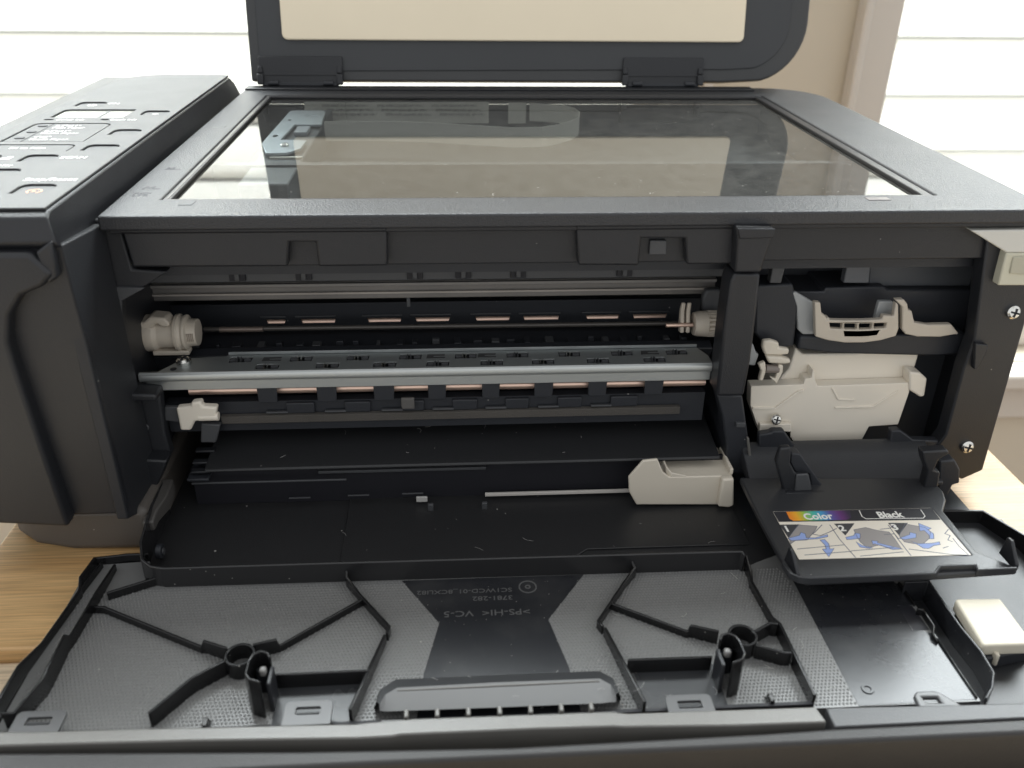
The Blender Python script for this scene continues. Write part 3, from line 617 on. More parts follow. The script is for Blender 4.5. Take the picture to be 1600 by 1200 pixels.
# bay interior
MB().prism([(236.6,111.1),(340.1,110.1),(346.5,87.9),(239.9,89.4)], 'Y', 44, 46).build('bay_back', DARK, PR)
bb = MB().prism([(238.1,114.6),(244.0,114.5),(242.8,99.2),(237.9,99.3)], 'Y', 12, 16).build('bay_strut', GREY, PR, .4)
MB().prism([(274.1,109.9),(283.8,109.8),(285.6,94.7),(274.3,94.9)], 'Y', 22, 26).build('bay_guide', mat('bay_guide_grey', (.11, .115, .125), .5), PR, .5)
MB().prism([(286.1,109.6),(335.8,109.1),(342.6,90.2),(288.8,90.9)], 'Y', 28, 30).build('bay_panel', mat('bay_panel_hazed', (.07, .075, .083), .5), PR, .5)  # grey lifted to paint lens flare haze into the bay
# cartridge carriage and latch levers
ca = MB().prism([(250.3,90.7),(267.2,90.4),(267.5,92.2),(293.8,92.5),(295.5,90.9),(335.9,90.4),(340.5,57.6),(261.4,59.1)], 'Y', 24, 60).build('cartridge_carriage', mat('carriage_black', (.028, .030, .036), .45, grain=.2), PR, .8)
MB().prism([(232.6,97.9),(248.3,98.6),(252.4,87.5),(253.8,69.5),(242.7,68.2),(235.4,75.9)], 'Y', 13, 26).build('carriage_cheek', DARK, ca, 1.0)
MB().prism([(255.0,75.0),(328.8,75.2),(328.5,65.3),(318.6,64.3),(270.7,66.4),(254.6,68.9)], 'Y', 11.5, 24).build('carriage_lip', DARK, ca, 1.0)
lat = [(256.5,92.5),(259.1,92.2),(260.4,87.5),(262.4,86.1),(263.2,84.3),(271.1,83.9),(280.1,83.8),(287.2,84.1),(287.2,86.0),(291.9,85.5),(291.4,91.8),(292.6,91.0),(295.4,79.4),(295.0,76.3),(288.6,74.3),(281.6,73.4),(273.2,73.5),(265.8,74.7),(259.8,76.6)]
def bow(p, cx=277.0):
    return (p[0], p[1]-2.0, p[2])
lh = [[(264.7,82.9),(270.4,82.6),(270.8,79.8),(265.6,80.2)], [(271.2,82.5),(276.7,82.4),(277.3,79.5),(271.8,79.7)],
      [(277.6,82.4),(283.3,82.3),(283.7,79.6),(278.2,79.5)], [(284.1,82.4),(289.5,82.5),(289.8,80.0),(284.6,79.7)]]
lv = MB().prism(lat, 'Y', 9.5, 12.5, holes=lh, f=bow).build('latch_lever', BEIGE, PR, .5, 2, label='beige curved latch lever with four slots')
MB().prism([(248.7,94.5),(250.0,95.0),(258.6,90.0),(261.5,78.6),(261.6,75.1),(256.7,75.1),(254.0,77.4),(251.6,88.4)], 'Y', 13, 15).build('lever_arm', CLEARP, lv, .5)
MB().prism([(287.3,89.8),(293.1,89.8),(294.7,88.4),(295.8,82.2),(291.0,81.5),(287.1,81.5)], 'Y', 13.5, 16).build('lever_arm', CLEARP, lv, .5)
MB().prism([(262.3,85.0),(264.6,85.0),(265.2,82.6),(262.7,82.6)], 'Y', 8, 12).build('lever_stop', BEIGE, lv, .4)
lat2 = [(290.8,93.0),(294.6,93.1),(296.7,90.9),(297.6,88.2),(299.2,87.9),(301.7,82.4),(307.8,81.3),(318.1,81.4),(322.6,76.9),(314.5,75.5),(304.6,75.8),(299.0,77.1),(296.9,79.4),(294.7,89.6)]
lv2 = MB().prism(lat2, 'Y', 9.5, 12.5, f=bow).build('latch_lever', BEIGE, PR, .5, 2, label='plain beige latch lever half hidden by the right column')
# white waste ink unit
wu = MB().prism([(255.9,67.5),(259.5,64.1),(283.8,64.0),(284.8,66.4),(293.0,66.4),(295.0,64.6),(312.3,64.5),(312.4,61.1),(312.1,55.3),(317.2,52.5),(318.3,43.2),(311.7,44.7),(311.7,38.3),(247.8,39.8),(249.3,49.1),(254.7,57.0)], 'Y', 16, 30).build('waste_unit', WHITE, PR, .8)
MB().prism([(236.4,52.1),(259.7,52.3),(260.0,55.1),(262.8,55.4),(262.6,59.2),(263.3,59.2),(264.3,55.4),(266.2,51.4),(307.5,52.1),(308.9,47.5),(307.6,30.6),(294.2,29.9),(291.7,20.4),(261.9,20.8),(258.3,25.5),(257.9,28.9),(253.6,30.1),(243.5,28.6),(242.1,31.8),(237.4,42.4)], 'Y', 10, 15.9).build('waste_box', WHITE, wu, .7, 3)
def strip(path, t, y0, y1, name, parent):
    g = MB()
    for (x0, z0), (x1, z1) in zip(path, path[1:]):
        d = Vector((x1-x0, z1-z0)).normalized(); n = Vector((-d.y, d.x))*t/2
        g.prism([(x0-n.x, z0-n.y), (x1-n.x, z1-n.y), (x1+n.x, z1+n.y), (x0+n.x, z0+n.y)], 'Y', y0, y1)
    return g.build(name, WHITE, parent, .2)
strip([(238.4,41.2),(249.0,40.9),(257.8,48.9),(260.1,49.6)], 1.0, 9.2, 10.2, 'box_rib', wu)
strip([(276.1,40.4),(293.7,40.5),(303.3,48.3)], .8, 9.4, 10.2, 'box_rib', wu)
strip([(273.0,50.4),(276.8,44.7),(284.4,44.0)], .8, 9.5, 10.2, 'box_rib', wu)
MB().prism([(286.8,62.1),(352.0,60.9),(365.1,-2.5),(299.6,-0.5)], 'Y', 31, 33).build('bay_lower_back', mat('bay_lower_hazed', (.05, .053, .06), .5), PR)  # lens flare haze is put into this lightened grey
MB().prism([(306.1,58.0),(311.1,57.4),(315.0,54.4),(315.9,45.7),(314.1,45.1),(308.1,48.9)], 'Y', 9, 16).build('box_lug', WHITE, wu, .8)
MB().prism([(242.6,29.0),(242.3,34.0),(256.5,33.7),(257.4,29.5),(249.8,30.2),(248.5,28.6)], 'Y', 7.5, 10).build('box_foot', WHITE, wu, .4)
q, = [(249.0,36.6)]; screw((q[0], 7.3, q[1]), (0, -1, .3), 2.5, PR)
# wiper clips beside the pillar
wcp = MB().prism([(236.9,75.7),(240.3,76.0),(243.9,74.7),(244.2,72.5),(248.9,71.7),(248.9,69.2),(245.2,68.8),(238.7,69.0),(237.0,72.6)], 'Y', 6, 9).build('wiper_clip', IVORY, PR, .8)
MB().prism([(238.6,69.2),(245.7,68.6),(249.7,67.4),(249.8,65.6),(247.1,65.3),(240.4,65.8)], 'Y', 4.5, 8).build('clip_finger', IVORY, wcp, .8)
MB().prism([(235.9,65.4),(238.6,66.7),(239.8,62.6),(239.1,57.5),(237.2,57.5),(237.6,62.2)], 'Y', 4.5, 7).build('clip_hook', IVORY, wcp, .6)
MB().prism([(244.8,65.2),(246.8,64.7),(247.1,61.5),(245.5,55.7),(241.8,59.3),(244.5,58.3)], 'Y', 4.5, 7).build('clip_hook', IVORY, wcp, .6)
a_, b_ = [(239.7,62.8),(245.4,62.4)]
MB().cyl((a_[0], 6, a_[1]), (b_[0], 6, b_[1]), 1.9, 16).build('clip_roller', mat('roller_brown', (.2, .17, .15), .4), wcp)
MB().prism([(231.1,73.1),(233.5,73.5),(235.4,69.4),(236.8,68.5),(235.9,63.0),(232.9,63.5)], 'Y', 8, 11).build('clip_bracket', CLEARP, wcp, .6)

# --- label flap that covers the cartridge bay, folded down
FZ = 20.0
fo = [(228.9,-13.8),(228.3,-41.5),(228.7,-69.1),(229.1,-74.7),(231.4,-77.8),(234.2,-79.2),(238.9,-79.2),(281.9,-78.7),(314.5,-77.3),(315.6,-76.4),(305.1,-66.6),(305.2,-40.6),(310.4,-33.1),(312.2,-27.0),(311.6,-17.3)]
fo = [p if p[1] < -14 else (p[0], -13.0) for p in fo]
fp = MB().prism(fo, 'Z', 17.2, 20).build('cartridge_flap', mat('flap_shell', (0.03, 0.031, 0.034), .36, grain=.25, dust=.12), PR, .7, 3)
rim = [(228.1,-69.8),(228.5,-75.9),(230.9,-78.7),(234.2,-79.6),(281.8,-79.1),(285.0,-76.2),(298.9,-76.1),(298.9,-77.9),(314.1,-77.7)]
MB().wall(rim, 18.5, [21.0, 21.2, 21.6, 21.8, 21.4, 22.2, 22.2, 21.4, 21.4], 1.0).build('flap_rim', fp.data.materials[0], fp, .35)
a_, = [(231.1,-77.5)]; b_, = [(229.8,-68.0)]
MB().prism([(b_[1]+1, 19), (a_[1]-1, 19), (a_[1], 21.5), (b_[1]-3, 26.8), (b_[1]-.6, 27)], 'X', b_[0]-.3, b_[0]+1.0, f=lambda p: (p[0]+(b_[1]-p[1])*.10, p[1], p[2])).build('flap_gusset', BLK, fp, .4)
a_, = [(315.1,-76.5)]; b_, = [(304.9,-68.5)]
MB().prism([(b_[1]+2, 19), (a_[1]-.5, 19), (a_[1]-.5, 21.8), (b_[1]-2, 28.0), (b_[1]+.6, 27.6)], 'X', a_[0]-1.2, a_[0]+.2).build('flap_gusset', BLK, fp, .4)
# ramp, clips
rp = MB().prism([(-19, 19.0), (-12, 20.4), (-4, 24.5), (1.2, 27.4), (4, 27.4), (4, 17), (-19, 17)], 'X', 233, 317).build('flap_ramp', mat('ramp_plastic', (.03, .031, .034), .45, grain=.3), fp, .6, 3)
MB().prism([(239.1,34.1),(240.0,40.7),(244.2,41.2),(244.9,39.0),(245.4,33.3),(249.0,27.4),(254.5,27.3),(258.3,17.3),(264.5,16.7),(265.4,13.7),(246.8,14.3)], 'Y', -23, -20).build('flap_clip', BLK, fp, .8, 3)
MB().prism([(246.3,36.4),(250.2,35.9),(265.8,15.6),(265.6,14.6),(259.0,15.8),(255.8,25.8),(249.9,26.3),(246.6,31.9)], 'Y', -20.2, -15).build('clip_web', DARK, fp, .5)
MB().prism([(244.3,20.2),(262.6,20.0),(263.6,16.6),(244.9,17.1)], 'Y', -26.5, -22.8).build('clip_foot', BLK, fp, 1.2, 3)
MB().prism([(248.6,28.1),(253.6,28.3),(256.8,19.7),(249.3,19.6)], 'Y', -23.8, -22.8).build('clip_pad', GREY, fp, .5)
MB().prism([(300.4,38.0),(311.4,38.3),(312.3,36.7),(308.6,34.0),(307.7,28.5),(310.8,27.4),(312.0,16.2),(312.0,11.5),(305.8,11.0),(305.0,28.3),(302.0,33.5)], 'Y', -24, -19).build('flap_clip', BLK, fp, .7, 3)
MB().prism([(314.1,28.3),(320.6,28.7),(324.2,23.7),(325.8,16.6),(322.9,15.6),(322.2,10.2),(317.5,10.3)], 'Y', -17, -8).build('flap_hinge', DARK, fp, .7)
MB().prism([(299.9,32.9),(303.9,33.1),(311.1,27.9),(323.1,27.2),(325.0,22.0),(311.7,20.4),(309.4,4.3),(303.2,4.5)], 'Y', 1, 5).build('hinge_stop', DARK, fp, .6)
MB().prism([(239.6,33.1),(244.7,33.9),(245.6,34.9),(250.6,34.8),(256.8,26.6),(249.4,18.7),(244.1,18.9),(241.1,23.0)], 'Y', 0, 4).build('hinge_stop', DARK, fp, .8)
# label
LZ = 20.0
def LP(poly, lift, material, name): return MB().prism(poly, 'Z', LZ, LZ+lift, ).build(name, material, lab, smooth=False)
lab = MB().prism([(235.0,-38.0),(301.2,-38.7),(301.8,-68.4),(235.0,-67.8)], 'Z', LZ+.02, LZ+.2).build('instruction_label', PAPER, fp, smooth=False)
LZ = 20.2
LP([(235.0,-38.1),(301.1,-38.8),(301.0,-46.7),(235.1,-44.9)], .03, INK, 'label_header')
MB().prism([(301.1,-38.8),(301.9,-38.7),(302.5,-68.5),(301.7,-68.4)], 'Z', LZ, LZ+.03).build('label_border', INK, lab, smooth=False)
# rainbow tab
rm = bpy.data.materials.new('print_rainbow'); rm.use_nodes = True; N = rm.node_tree.nodes; L = rm.node_tree.links
tc = N.new('ShaderNodeTexCoord'); sx = N.new('ShaderNodeSeparateXYZ'); mr = N.new('ShaderNodeMapRange'); cr = N.new('ShaderNodeValToRGB')
L.new(tc.outputs['Object'], sx.inputs[0]); L.new(sx.outputs[0], mr.inputs[0]); L.new(mr.outputs[0], cr.inputs[0]); L.new(cr.outputs[0], N['Principled BSDF'].inputs['Base Color'])
tabp = [(240.3,-38.5),(266.7,-38.8),(265.3,-43.5),(262.9,-44.9),(241.1,-44.5),(240.1,-43.2)]
mr.inputs[1].default_value = tabp[0][0]*S; mr.inputs[2].default_value = tabp[2][0]*S
e = cr.color_ramp.elements; e[0].color = (0.80, 0.22, 0.02, 1); e[1].color = (0.03, 0.02, 0.05, 1)
for p_, c_ in ((.14, (.80, .40, .03, 1)), (.27, (.30, .50, .06, 1)), (.42, (.06, .45, .35, 1)), (.56, (.05, .30, .55, 1)), (.7, (.10, .08, .30, 1)), (.85, (.12, .03, .16, 1))):
    k = e.new(p_); k.color = c_
LP(tabp, .05, rm, 'color_tab')
bt = [(270.6,-38.9),(270.0,-43.1),(271.0,-44.6),(294.4,-45.3),(295.8,-44.0),(296.1,-39.7)]
MB().wall(bt, LZ, LZ+.06, .35).build('black_tab_outline', PRINTW, lab, smooth=False)
def ltext(t, p, size, material, name='label_text', sx=1.0): return text(t, p[0], p[1], LZ+.09, size, material, lab, name, sx, h=.02, bold=.17)
c1, c2 = [(246.2,-44.0),(276.6,-44.3)]
ltext('Color', c1, 5.6, PRINTW, sx=.86); ltext('Black', c2, 5.6, PRINTW, sx=.86)
for tri in ([(234.8,-46.7),(242.7,-46.9),(235.4,-54.9)], [(256.8,-47.1),(265.1,-47.3),(258.3,-54.7)], [(278.7,-47.7),(286.7,-48.1),(279.5,-55.5)]):
    LP(tri, .05, PRINTG, 'step_corner')
n1, n2, n3 = [(234.5,-51.5),(256.6,-52.2),(278.0,-52.5)]
for p_, t_ in ((n1, '1'), (n2, '2'), (n3, '3')):
    ltext(t_, (p_[0]+.9, p_[1]+.3), 5.0, PRINTW)
def ink(poly, material, name, lift=.04):
    LP(poly, lift, material, name)
    MB().wall(poly, LZ, LZ+lift+.012, .2, True).build('drawn_outline', LINE, lab, smooth=False)
def lines(pts, t=.28, name='drawn_line'): MB().wall(pts, LZ, LZ+.055, t).build(name, LINE, lab, smooth=False)
ink([(242.2,-47.1),(249.4,-48.4),(247.6,-51.0),(244.7,-54.1),(242.2,-56.7),(237.6,-56.8),(235.1,-58.6),(235.5,-55.0)], LGREY, 'drawn_cartridge')
ink([(235.1,-55.3),(240.2,-53.8),(241.5,-51.9),(242.9,-52.9),(242.4,-55.3),(245.9,-55.5),(251.5,-53.8),(251.1,-55.1),(246.4,-56.2),(241.6,-56.4),(236.1,-56.8)], LBLUE, 'drawn_lever', .05)
ink([(247.3,-57.0),(249.2,-56.7),(249.8,-59.3),(249.0,-62.5),(250.7,-62.3),(246.8,-67.0),(246.1,-62.4),(247.6,-62.4),(248.0,-59.8)], LBLUE, 'drawn_arrow', .05)
ink([(263.1,-51.3),(268.4,-50.1),(272.0,-52.0),(276.5,-53.4),(276.8,-57.3),(276.6,-63.9),(272.6,-63.3),(269.4,-61.0),(263.7,-62.5),(262.5,-58.8),(262.6,-55.5)], LGREY, 'drawn_cartridge')
ink([(258.0,-55.8),(261.6,-54.9),(262.7,-53.3),(264.6,-53.9),(263.4,-56.7),(259.6,-57.2),(257.8,-57.2)], LBLUE, 'drawn_lever', .05)
ink([(260.9,-58.7),(262.3,-61.0),(265.8,-62.6),(264.3,-62.9),(261.1,-62.0)], LBLUE, 'drawn_lever', .05)
ink([(267.2,-58.3),(269.6,-58.8),(268.9,-59.7),(277.0,-63.9),(273.0,-64.0),(267.6,-60.2),(266.8,-60.7)], LBLUE, 'drawn_arrow', .05)
ink([(285.3,-48.6),(292.2,-51.3),(292.9,-54.2),(290.6,-58.0),(286.5,-61.1),(282.7,-60.9),(279.7,-59.7),(279.4,-55.8)], LGREY, 'drawn_cartridge')
ink([(278.6,-57.4),(283.9,-55.4),(284.6,-54.0),(286.7,-55.0),(285.5,-57.4),(280.7,-58.3)], LBLUE, 'drawn_lever', .05)
ink([(282.4,-59.3),(284.4,-61.0),(290.2,-61.0),(293.4,-60.3),(292.9,-62.0),(290.2,-62.4),(287.2,-64.1),(285.2,-63.8),(284.1,-61.7)], LBLUE, 'drawn_lever', .05)
ink([(290.9,-48.5),(294.4,-51.9),(292.6,-52.8),(293.6,-55.3),(292.2,-58.4),(290.5,-58.3),(291.4,-55.8),(290.9,-53.1),(289.0,-53.4)], LBLUE, 'drawn_arrow', .05)
for pts in ([(254.8,-47.7),(255.1,-56.8),(256.8,-67.9)],
            [(278.2,-48.8),(278.0,-57.9),(278.4,-67.9)],
            [(236.4,-61.9),(255.4,-60.3)],
            [(237.9,-65.5),(256.6,-64.3)],
            [(256.7,-64.0),(274.3,-62.7)],
            [(258.9,-67.2),(276.6,-65.5)],
            [(279.4,-64.0),(294.4,-68.0),(300.5,-68.6)],
            [(251.7,-47.6),(247.3,-51.9),(245.7,-53.2),(248.5,-54.3),(253.0,-52.2),(256.7,-50.1)],
            [(273.7,-51.5),(277.9,-51.1),(280.7,-49.0)],
            [(273.9,-54.9),(278.1,-54.6),(278.3,-57.9)],
            [(301.0,-52.8),(298.1,-55.5),(299.6,-56.7),(297.3,-59.4),(298.7,-60.6)],
            [(292.9,-64.1),(295.5,-63.2)],
            [(299.8,-58.4),(299.7,-63.4),(300.6,-68.3)]):
    lines(pts)

# --- front tray door, folded down
F = 6.0
door = MB().prism([(-36.5, -41), (-14, -39.5), (-12, -53.8), (221.5, -54.4), (226, -52), (240, -46), (278, -46), (278, -124.5), (-37.5, -124.5)], 'Z', 2.0, F).build('tray_door', FLOORM, PR)
TM = TRAYM
def wallm(path, h, name='rib', t=1.1, z0=None, material=None, bevel=.38):
    return MB().wall(path, F-.2 if z0 is None else z0, h, t).build(name, material or TM, door, bevel, 3)
# embossed grain of small pyramids, only on the textured fields
def inside(p, poly):
    x, y = p; c = False; n = len(poly)
    for i in range(n):
        (x0, y0), (x1, y1) = poly[i], poly[i-1]
        if (y0 > y) != (y1 > y) and x < (x1-x0)*(y-y0)/(y1-y0)+x0: c = not c
    return c
trap = [(85.5, -56), (100, -79.5), (95, -103), (93, -123.5), (146, -123.5), (144.3, -103), (139.6, -79.7), (155.8, -56)]
field = [(-33, -56), (234, -56), (236.6, -80), (236.2, -123.5), (-35, -123.5)]
boxes = [[(47.5, -104), (76, -104), (71, -124), (47.5, -124)], [(165.5, -104), (194, -104), (194, -124), (168, -124)]]
g = MB(); pit = 1.3
y = -56.4; j = 0
while y > -123.4:
    x = -35 + (pit/2 if j % 2 else 0)
    while x < 236.5:
        if inside((x, y), field) and not inside((x, y), trap) and not any(inside((x, y), b) for b in boxes):
            h = pit*.44; a = [g.V((x-h, y, F)), g.V((x, y-h*1.25, F)), g.V((x+h, y, F)), g.V((x, y+h*1.25, F))]; t_ = g.V((x, y, F+.34))
            for i in range(4): g.bm.faces.new((a[i], a[(i+1) % 4], t_))
        x += pit
    y -= 1.42; j += 1
g.build('grain_bumps', FLOORM, door, smooth=False, kind='stuff')
MB().prism(trap, 'Z', F-.1, F+.12).build('smooth_field', BLKG, door)
# moulded text, upside down as the door lies
for t_, x, y, sz in (('>PS-HI<  VC-5', 133.5, -73.8, 4.2), ('3781-282', 127.5, -66.4, 3.2), ('SC1WCD-01_8CXLI82', 127.5, -62.2, 3.0)):
    text(t_, x, y, F+.1, sz, mat('moulded_text', (.10, .10, .10), .3), door, 'moulded_text', 1.25, 'LEFT', math.pi, h=.12)
MB().prism(ring(133.5, -62, 3.0, 3.5, 0), 'Z', F, F+.3).prism(ring(133.5, -62, .6, 1.1, 0), 'Z', F, F+.3).build('mould_mark', mat('moulded_text', (.1, .1, .1), .3), door, smooth=False)
# rim across the back, tray behind it
rimp = [(-16.5, -4), (-16.8, -20), (-15.5, -40), (-12.5, -49), (-8, -53.2), (-3, -54.6), (60, -54.8), (140, -55.2), (212, -55.6), (217.7, -55.7), (218.6, -57)]
wallm(rimp, [19.5, 19, 16.5, 15.2, 15.1, 15.1, 15.1, 15.1, 15.1, 15.1, 14], 'tray_rim', 1.0, 2.2, mat('rim_plastic', (.02, .02, .021), .2, dust=.3), .42)
MB().prism([(-18.4, -2), (-12.8, -2), (-12.2, -14), (-14.2, -22), (-14.2, -28), (-18.6, -28), (-18.8, -14)], 'Z', 12, 19.6, f=lambda p: (p[0], p[1], p[2] - (max(0, -14-p[1])*.22 if p[2] > 15 else 0))).build('tray_arm', mat('arm_grey', (.075, .07, .065), .45, grain=.2), door, .8, 3)
MB().prism([(-17, -54), (217, -55), (232, -50), (282, -50), (282, -22), (232, -21), (232, 60), (-17, 60)], 'Z', 2.4, 3.2).build('tray_floor', mat('tray_floor_black', (.018, .018, .019), .5, grain=.3, dust=.5, dscale=260), door)
MB().prism([(60, -40), (68, -46), (150, -46), (160, -38), (228, -38), (228, 8), (60, 8)], 'Z', 3.2, 4.0).build('tray_step', mat('tray_step_black', (.02, .02, .021), .42, grain=.2, dust=.3), door, .3)
MB().cyl((-11.8, -36, 8), (-9.6, -36, 8), 3.0, 20).build('pivot', DARK, door, .3)
MB().cyl((-9.5, -36, 8), (-9.0, -36, 8), 1.4, 16).build('pivot_pin', GREY, door)
MB().box(106, 108, -53.4, -52, 3.2, 9).build('rim_key', BLK, door, .3)
# left edge of the door
wallm([(-33.8, -40.5), (-35.2, -52), (-33.2, -59), (-36.4, -84.7), (-38, -98), (-38.5, -124)], [10, 10, 9.5, 9, 12, 12], 'edge_wall', 1.2, 2)
wallm([(-34, -40.5), (-22, -38.8), (-14, -38.8)], 9.5, 'edge_wall', 1.1, 2)
wallm([(-25.4, -44), (-25.8, -62), (-27, -84), (-27.6, -86), (-27, -101), (-27.2, -106), (-31, -118), (-34.5, -118)], [9, 11, 11, 13.5, 14, 13.5, 12.5, 12.5], 'edge_rail', 1.0)
wallm([(-31, -42), (-33.5, -58)], 9, 'rib', .8)
wallm([(-22.6, -61), (-6.6, -53.2)], 9.6)
# ribs, left then mirrored side
wallm([(-26, -67.5), (-21.5, -67.8), (18.5, -89.4), (19.5, -89.2), (28.5, -93.6)], [9, 9, 9, 11.5, 12])
wallm([(29.5, -99.6), (20, -107), (10.5, -120.5)], [12.5, 12.5, 12.5])
wallm([(36.9, -92.4), (44.4, -90.4), (45.2, -90.2), (71.8, -68.4)], [12, 12, 9, 9])
wallm([(64.8, -55.6), (65.0, -57.8), (70.3, -66), (82.4, -83.4), (81.8, -87.4)], [12, 10.5, 9.5, 9.5, 10])
wallm([(81.2, -88), (72.6, -123)], [10, 13])
wallm([(46.6, -106.4), (77.3, -106)], 12)
wallm([(174.6, -55.6), (175.4, -57.8), (169.8, -65), (157, -84.6), (158.2, -88)], [12, 10.5, 9.5, 9.5, 10])
wallm([(158.8, -88.6), (165.6, -125)], [10, 13])
wallm([(163.3, -75.4), (188, -91), (189, -90.6), (198, -94.6)], [9, 9, 11.5, 12])
wallm([(163.6, -106), (192.4, -106.2)], 12)
wallm([(209.2, -96), (217.4, -91.4), (220.2, -92)], 12)
wallm([(208.8, -101.6), (217.6, -105.6), (220, -105.8)], 12)
wallm([(219.6, -55.6), (219.8, -62), (218.8, -66.6), (220.2, -86), (220.8, -92), (221.2, -124.4)], [13, 10.5, 9.6, 9.6, 12, 12])
for cx in (33.6, 205.6):
    c_ = [(cx+4.6*math.cos(a), -97.2+4.8*math.sin(a)) for a in [2*math.pi*i/24 for i in range(24)]]
    MB().wall(c_, F-.2, 12.4, 1.0, True).build('ring_boss', TM, door, .25)
# spring latch posts
for sgn, cx in ((1, 42.6), (-1, 197.2)):
    def mx(x): return cx + sgn*(x-42.6)
    path = [(mx(45.4), -118.6), (mx(41.8), -117.2), (mx(40.4), -115), (mx(40.2), -109.5), (mx(41), -107), (mx(43), -105.6), (mx(45.4), -106.4), (mx(46.6), -108.6)]
    lp = wallm(path, 22, 'latch_post', .9)
    MB().box(*sorted((mx(46.4), mx(47.8))), -116.5, -109, F, 18.5).build('post_back', BLK, door, .4)
    MB().box(*sorted((mx(43.6), mx(45.8))), -112.8, -110.2, 17.4, 20.2).build('post_pin', mat('pin_grey', (.16, .155, .15), .35), door, .8, 3)
    MB().box(*sorted((mx(41.4), mx(45.2))), -108.6, -107, F, 16).build('post_web', DARK, door, .4)
for x in (27, 207):
    MB().prism([(-119, F), (-124, F), (-124, 9.5), (-121, 9.8)], 'X', x, x+1.6).build('gusset', TM, door, .3)
for b in boxes:
    MB().prism(b, 'Z', F-.1, F+.15).build('plain_panel', mat('plain_black', (.04, .042, .045), .26, dust=.3), door)
# grip in the middle
r1 = [(p[0], p[1], 11) for p in [(79.7,-119.6),(80.8,-112.3),(85.6,-108.1),(118.8,-108.4),(153.7,-108.3),(158.2,-112.2),(159.0,-119.8)]]
r2_ = [(p[0], p[1], 13) for p in [(81.8,-121.3),(83.4,-117.6),(87.0,-115.0),(119.1,-114.5),(152.6,-114.7),(155.8,-117.4),(156.8,-121.5)]]
r3 = [(p[0], p[1], 10.6) for p in [(81.7,-121.9),(83.6,-122.3),(87.3,-122.3),(118.7,-122.6),(151.5,-122.7),(155.0,-122.5),(156.9,-122.4)]]
r0 = [(x, y+1.4, 5.9) for x, y, z in r1]
r1 = [(x, y, 9.0) for x, y, z in r1]
rm_ = [((a[0]+b[0])/2, (a[1]+b[1])/2+.3, 12.6) for a, b in zip(r1, r2_)]
MB().grid([r0, r1, rm_, r2_]).build('grip_band', mat('grip_black', (.014, .0145, .016), .3, dust=.3), door)
MB().grid([[(x, y, z-.05) for x, y, z in r2_], [(a[0], a[1]*.4+b[1]*.6, 11.7) for a, b in zip(r2_, r3)], r3]).build('grip_face', mat('grip_sheen_grey', (.17, .172, .172), .28, vary=.1), door)  # lighter grey puts the slope's sky reflection into the base colour
q0, q1 = [(87.1,-115.9),(152.4,-115.6)]
MB().wall([q0, q1], 12.2, 12.95, .5).build('grip_line', LIPM, door, .15)
# front edge of the door
fi = [(-31.5,-125.7),(-20.0,-126.3),(-1.1,-126.6),(31.4,-127.4),(60.3,-128.1),(74.9,-128.6)] + [(79.1,-128.2),(83.0,-128.1),(92.3,-127.6),(153.9,-128.2),(159.4,-129.1)] + [(167.1,-129.2),(219.1,-129.8)]
fo_ = [(220.3,-135.8),(191.7,-135.5),(164.0,-134.4)] + [(157.3,-134.2),(154.1,-133.8),(130.8,-133.4),(89.2,-133.3),(86.0,-133.8),(76.3,-133.9)] + [(26.8,-132.1),(-29.2,-130.8)]
fi = [(-39.5, fi[0][1]-.1)] + fi; fo_ = fo_ + [(-39.5, fo_[-1][1])]
MB().prism(fi+fo_, 'Z', 4, 13).build('front_strip', LIPM, door, .5)
rdg = [(90.3,-125.8),(99.9,-125.9),(109.6,-126.0),(119.4,-126.1),(129.1,-126.1),(138.8,-126.0),(148.3,-126.0)]
for x, y in rdg: MB().box(x-.7, x+.7, y-1, y+2.2, 8, 12.9).build('strip_rib', LIPM, door, .4)
MB().prism([(rdg[0][0]-9, -128), (rdg[-1][0]+9, -130), (rdg[-1][0]+8, -126.2), (rdg[0][0]-8, -125.6)], 'Z', 7.6, 11.0).build('strip_shelf', mat('shelf_grey', (.10, .10, .10), .35), door, .6)
MB().prism([(222.4, -129.8), (345, -133), (345, -137.0), (222.4, -137.4)], 'Z', 4, 12.4).build('front_strip', mat('strip_dark', (.045, .045, .047), .4, grain=.25), door, .5)
MB().prism([(-39.7, -132.2), (-30, -132.6), (60, -137), (122, -139), (200, -138.2), (222, -137.6), (345, -137.3), (345, -143), (-39.7, -143)], 'Z', -26, 12.6).build('front_edge', mat('front_shell', (.018, .0165, .0165), .5, grain=.3, vary=.12), door, 1.4, 4)
# slotted clips along the front edge
for x, y, tl in ((-22.5, -122.5, 0), (59.5, -123.0, 0), (180, -127.0, 0)):
    MB().prism(rnd(x-7.5, x+7.5, y-4, y+5.5, 1.8, 4, (0, 0, 1, 1)), 'Z', 10.4, 11.6, holes=[rnd(x-3.8, x+3.8, y, y+3, .4, 2)]).build('slot_clip', mat('clip_grey', (.07, .07, .072), .35), door, .4)
    MB().box(x-3.4, x+3.4, y+.6, y+1.4, 8, 11.2).build('clip_bar', BLK, door, .2)
cl = MB().prism([(252.5, -133), (253, -126.2), (254.5, -124.8), (261, -124.8), (262.5, -126.2), (268, -133)], 'Z', 10.2, 12.2, holes=[[(255.4, -129.6), (260.8, -129.8), (260.4, -127.2), (255.2, -127)]]).build('slot_clip', mat('clip_grey', (.07, .07, .072), .35), door, .5)
MB().box(-36, 221, -124.8, -123.6, 5, 8.4).build('edge_shadow_strip', GAP, door)  # solid dark strip; shadow along the edge is put in by colour
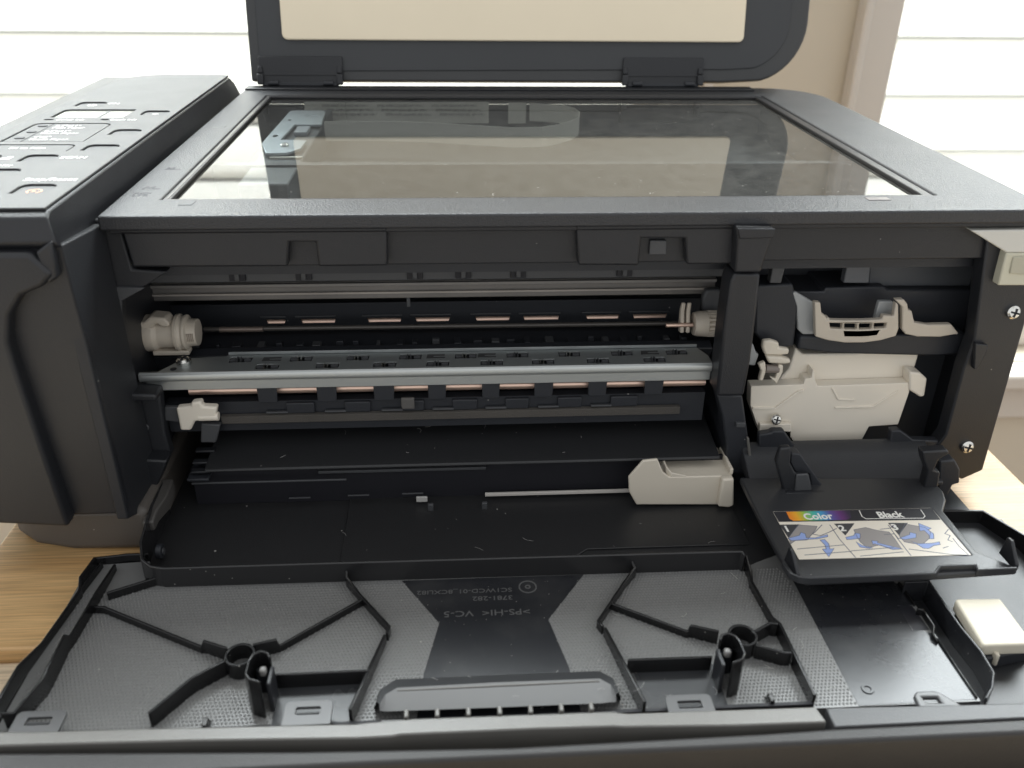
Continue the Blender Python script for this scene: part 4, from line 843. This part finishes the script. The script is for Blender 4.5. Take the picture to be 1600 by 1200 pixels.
# smooth bay to the right, channel and foam block
MB().prism([(236.6, -58), (275, -58), (277.5, -66), (277.2, -79), (274.2, -79.6), (271, -79), (270.6, -92), (274, -92.6), (277, -94), (277, -123.8), (236.8, -124.3)], 'Z', F-.1, F+.14).build('smooth_field', BLKG, door)
MB().prism([(270.6, -79.2), (276.5, -79.4), (277, -92), (271, -92.2)], 'Z', F, F+.05).build('hook_hole', GAP, door)
wallm([(275.6, -84), (277.8, -84.6), (277.6, -93), (276, -96), (276.2, -99)], [9, 9, 9, 8, 7.5], 'hook_rib', .8)
wallm([(276.8, -64), (277.2, -80)], 7.4, 'channel_edge', .7); wallm([(277.2, -97), (277.2, -123.6)], 7.0, 'channel_edge', .7)
MB().prism([(276, -64), (279.5, -66.4), (278.8, -69.4), (275.6, -66.6)], 'Z', F, 8.6).build('corner_key', LIPM, door, .3)
MB().lathe((242.6, -117.8, F), (0, 0, 1), [(0, 2.2), (.5, 2.0), (.5, 1.2), (.15, 1.0), (.15, .1)], 20).build('dimple', BLKG, door)
MB().box(278.2, 345, -131, -24, 0.8, 1.8).build('outer_shell', mat('shell_inner', (.022, .023, .025), .4, grain=.2, dust=.12), door)
wallm([(276, -72.2), (285.6, -72), (285.0, -96), (286, -108), (284.9, -117.6), (280.8, -123.8), (276.4, -128)], 11.4, 'channel_wall', .9, 1.6, BLKG)
wallm([(310, -24), (334, -25.5), (341, -44), (343, -90), (344, -130)], [8, 8, 9, 10, 11], 'edge_wall', 1.4, .8)
fb = MB().prism([(289.1,-84.1),(290.3,-83.5),(305.6,-84.1),(306.3,-84.5),(305.1,-106.9),(288.3,-106.7),(287.2,-106.4)], 'Z', 7.6, 12.6).build('foam_block', FOAM, PR, 1.2, 3)
MB().prism([(291.8,-82.4),(308.2,-82.7),(307.6,-104.7),(289.0,-108.1)], 'Z', 1.8, 7.6).build('block_seat', DARK, fb, .8)
MB().prism([(291.5, -106.6), (293.5, -106.8), (293, -108.8), (292, -108.6)], 'Z', 4.5, 9.5).build('block_drip', FOAM, fb, .4)
MB().prism([(-37.5, -128), (345, -132), (345, -24), (282, -24), (-20, -24), (-20, -40), (-36, -40)], 'Z', 0.3, 0.75).build('outer_face', BLK, door)
# lint and hairs caught on the tray and on the flap
random.seed(21); g = MB()
for k in range(46):
    zone = random.random()
    if zone < .45: c = Vector((random.uniform(88, 182), random.uniform(-124, -108), 12.6 if random.random() < .4 else F+.4))
    elif zone < .7: c = Vector((random.uniform(160, 235), random.uniform(-122, -60), F+.5))
    elif zone < .85: c = Vector((random.uniform(20, 215), random.uniform(-52, -20), 4.3))
    else: c = Vector((random.uniform(10, 215), random.uniform(0, 20), 27.4)); c.z = 26.4+c.y*.145
    a = random.uniform(0, 6.28); n = 6; ln = random.uniform(1.2, 7); bend = random.uniform(-.9, .9); pts = []
    p = c.copy()
    for i in range(n):
        pts.append(p.copy()); p += Vector((math.cos(a), math.sin(a), random.uniform(-.05, .12)))*ln/n; a += bend*.5
    for p0, p1 in zip(pts, pts[1:]): g.cyl(p0, p1, .05, 5, cap=False)
g.build('lint', mat('lint_grey', (.45, .44, .42), .9), door, kind='stuff')
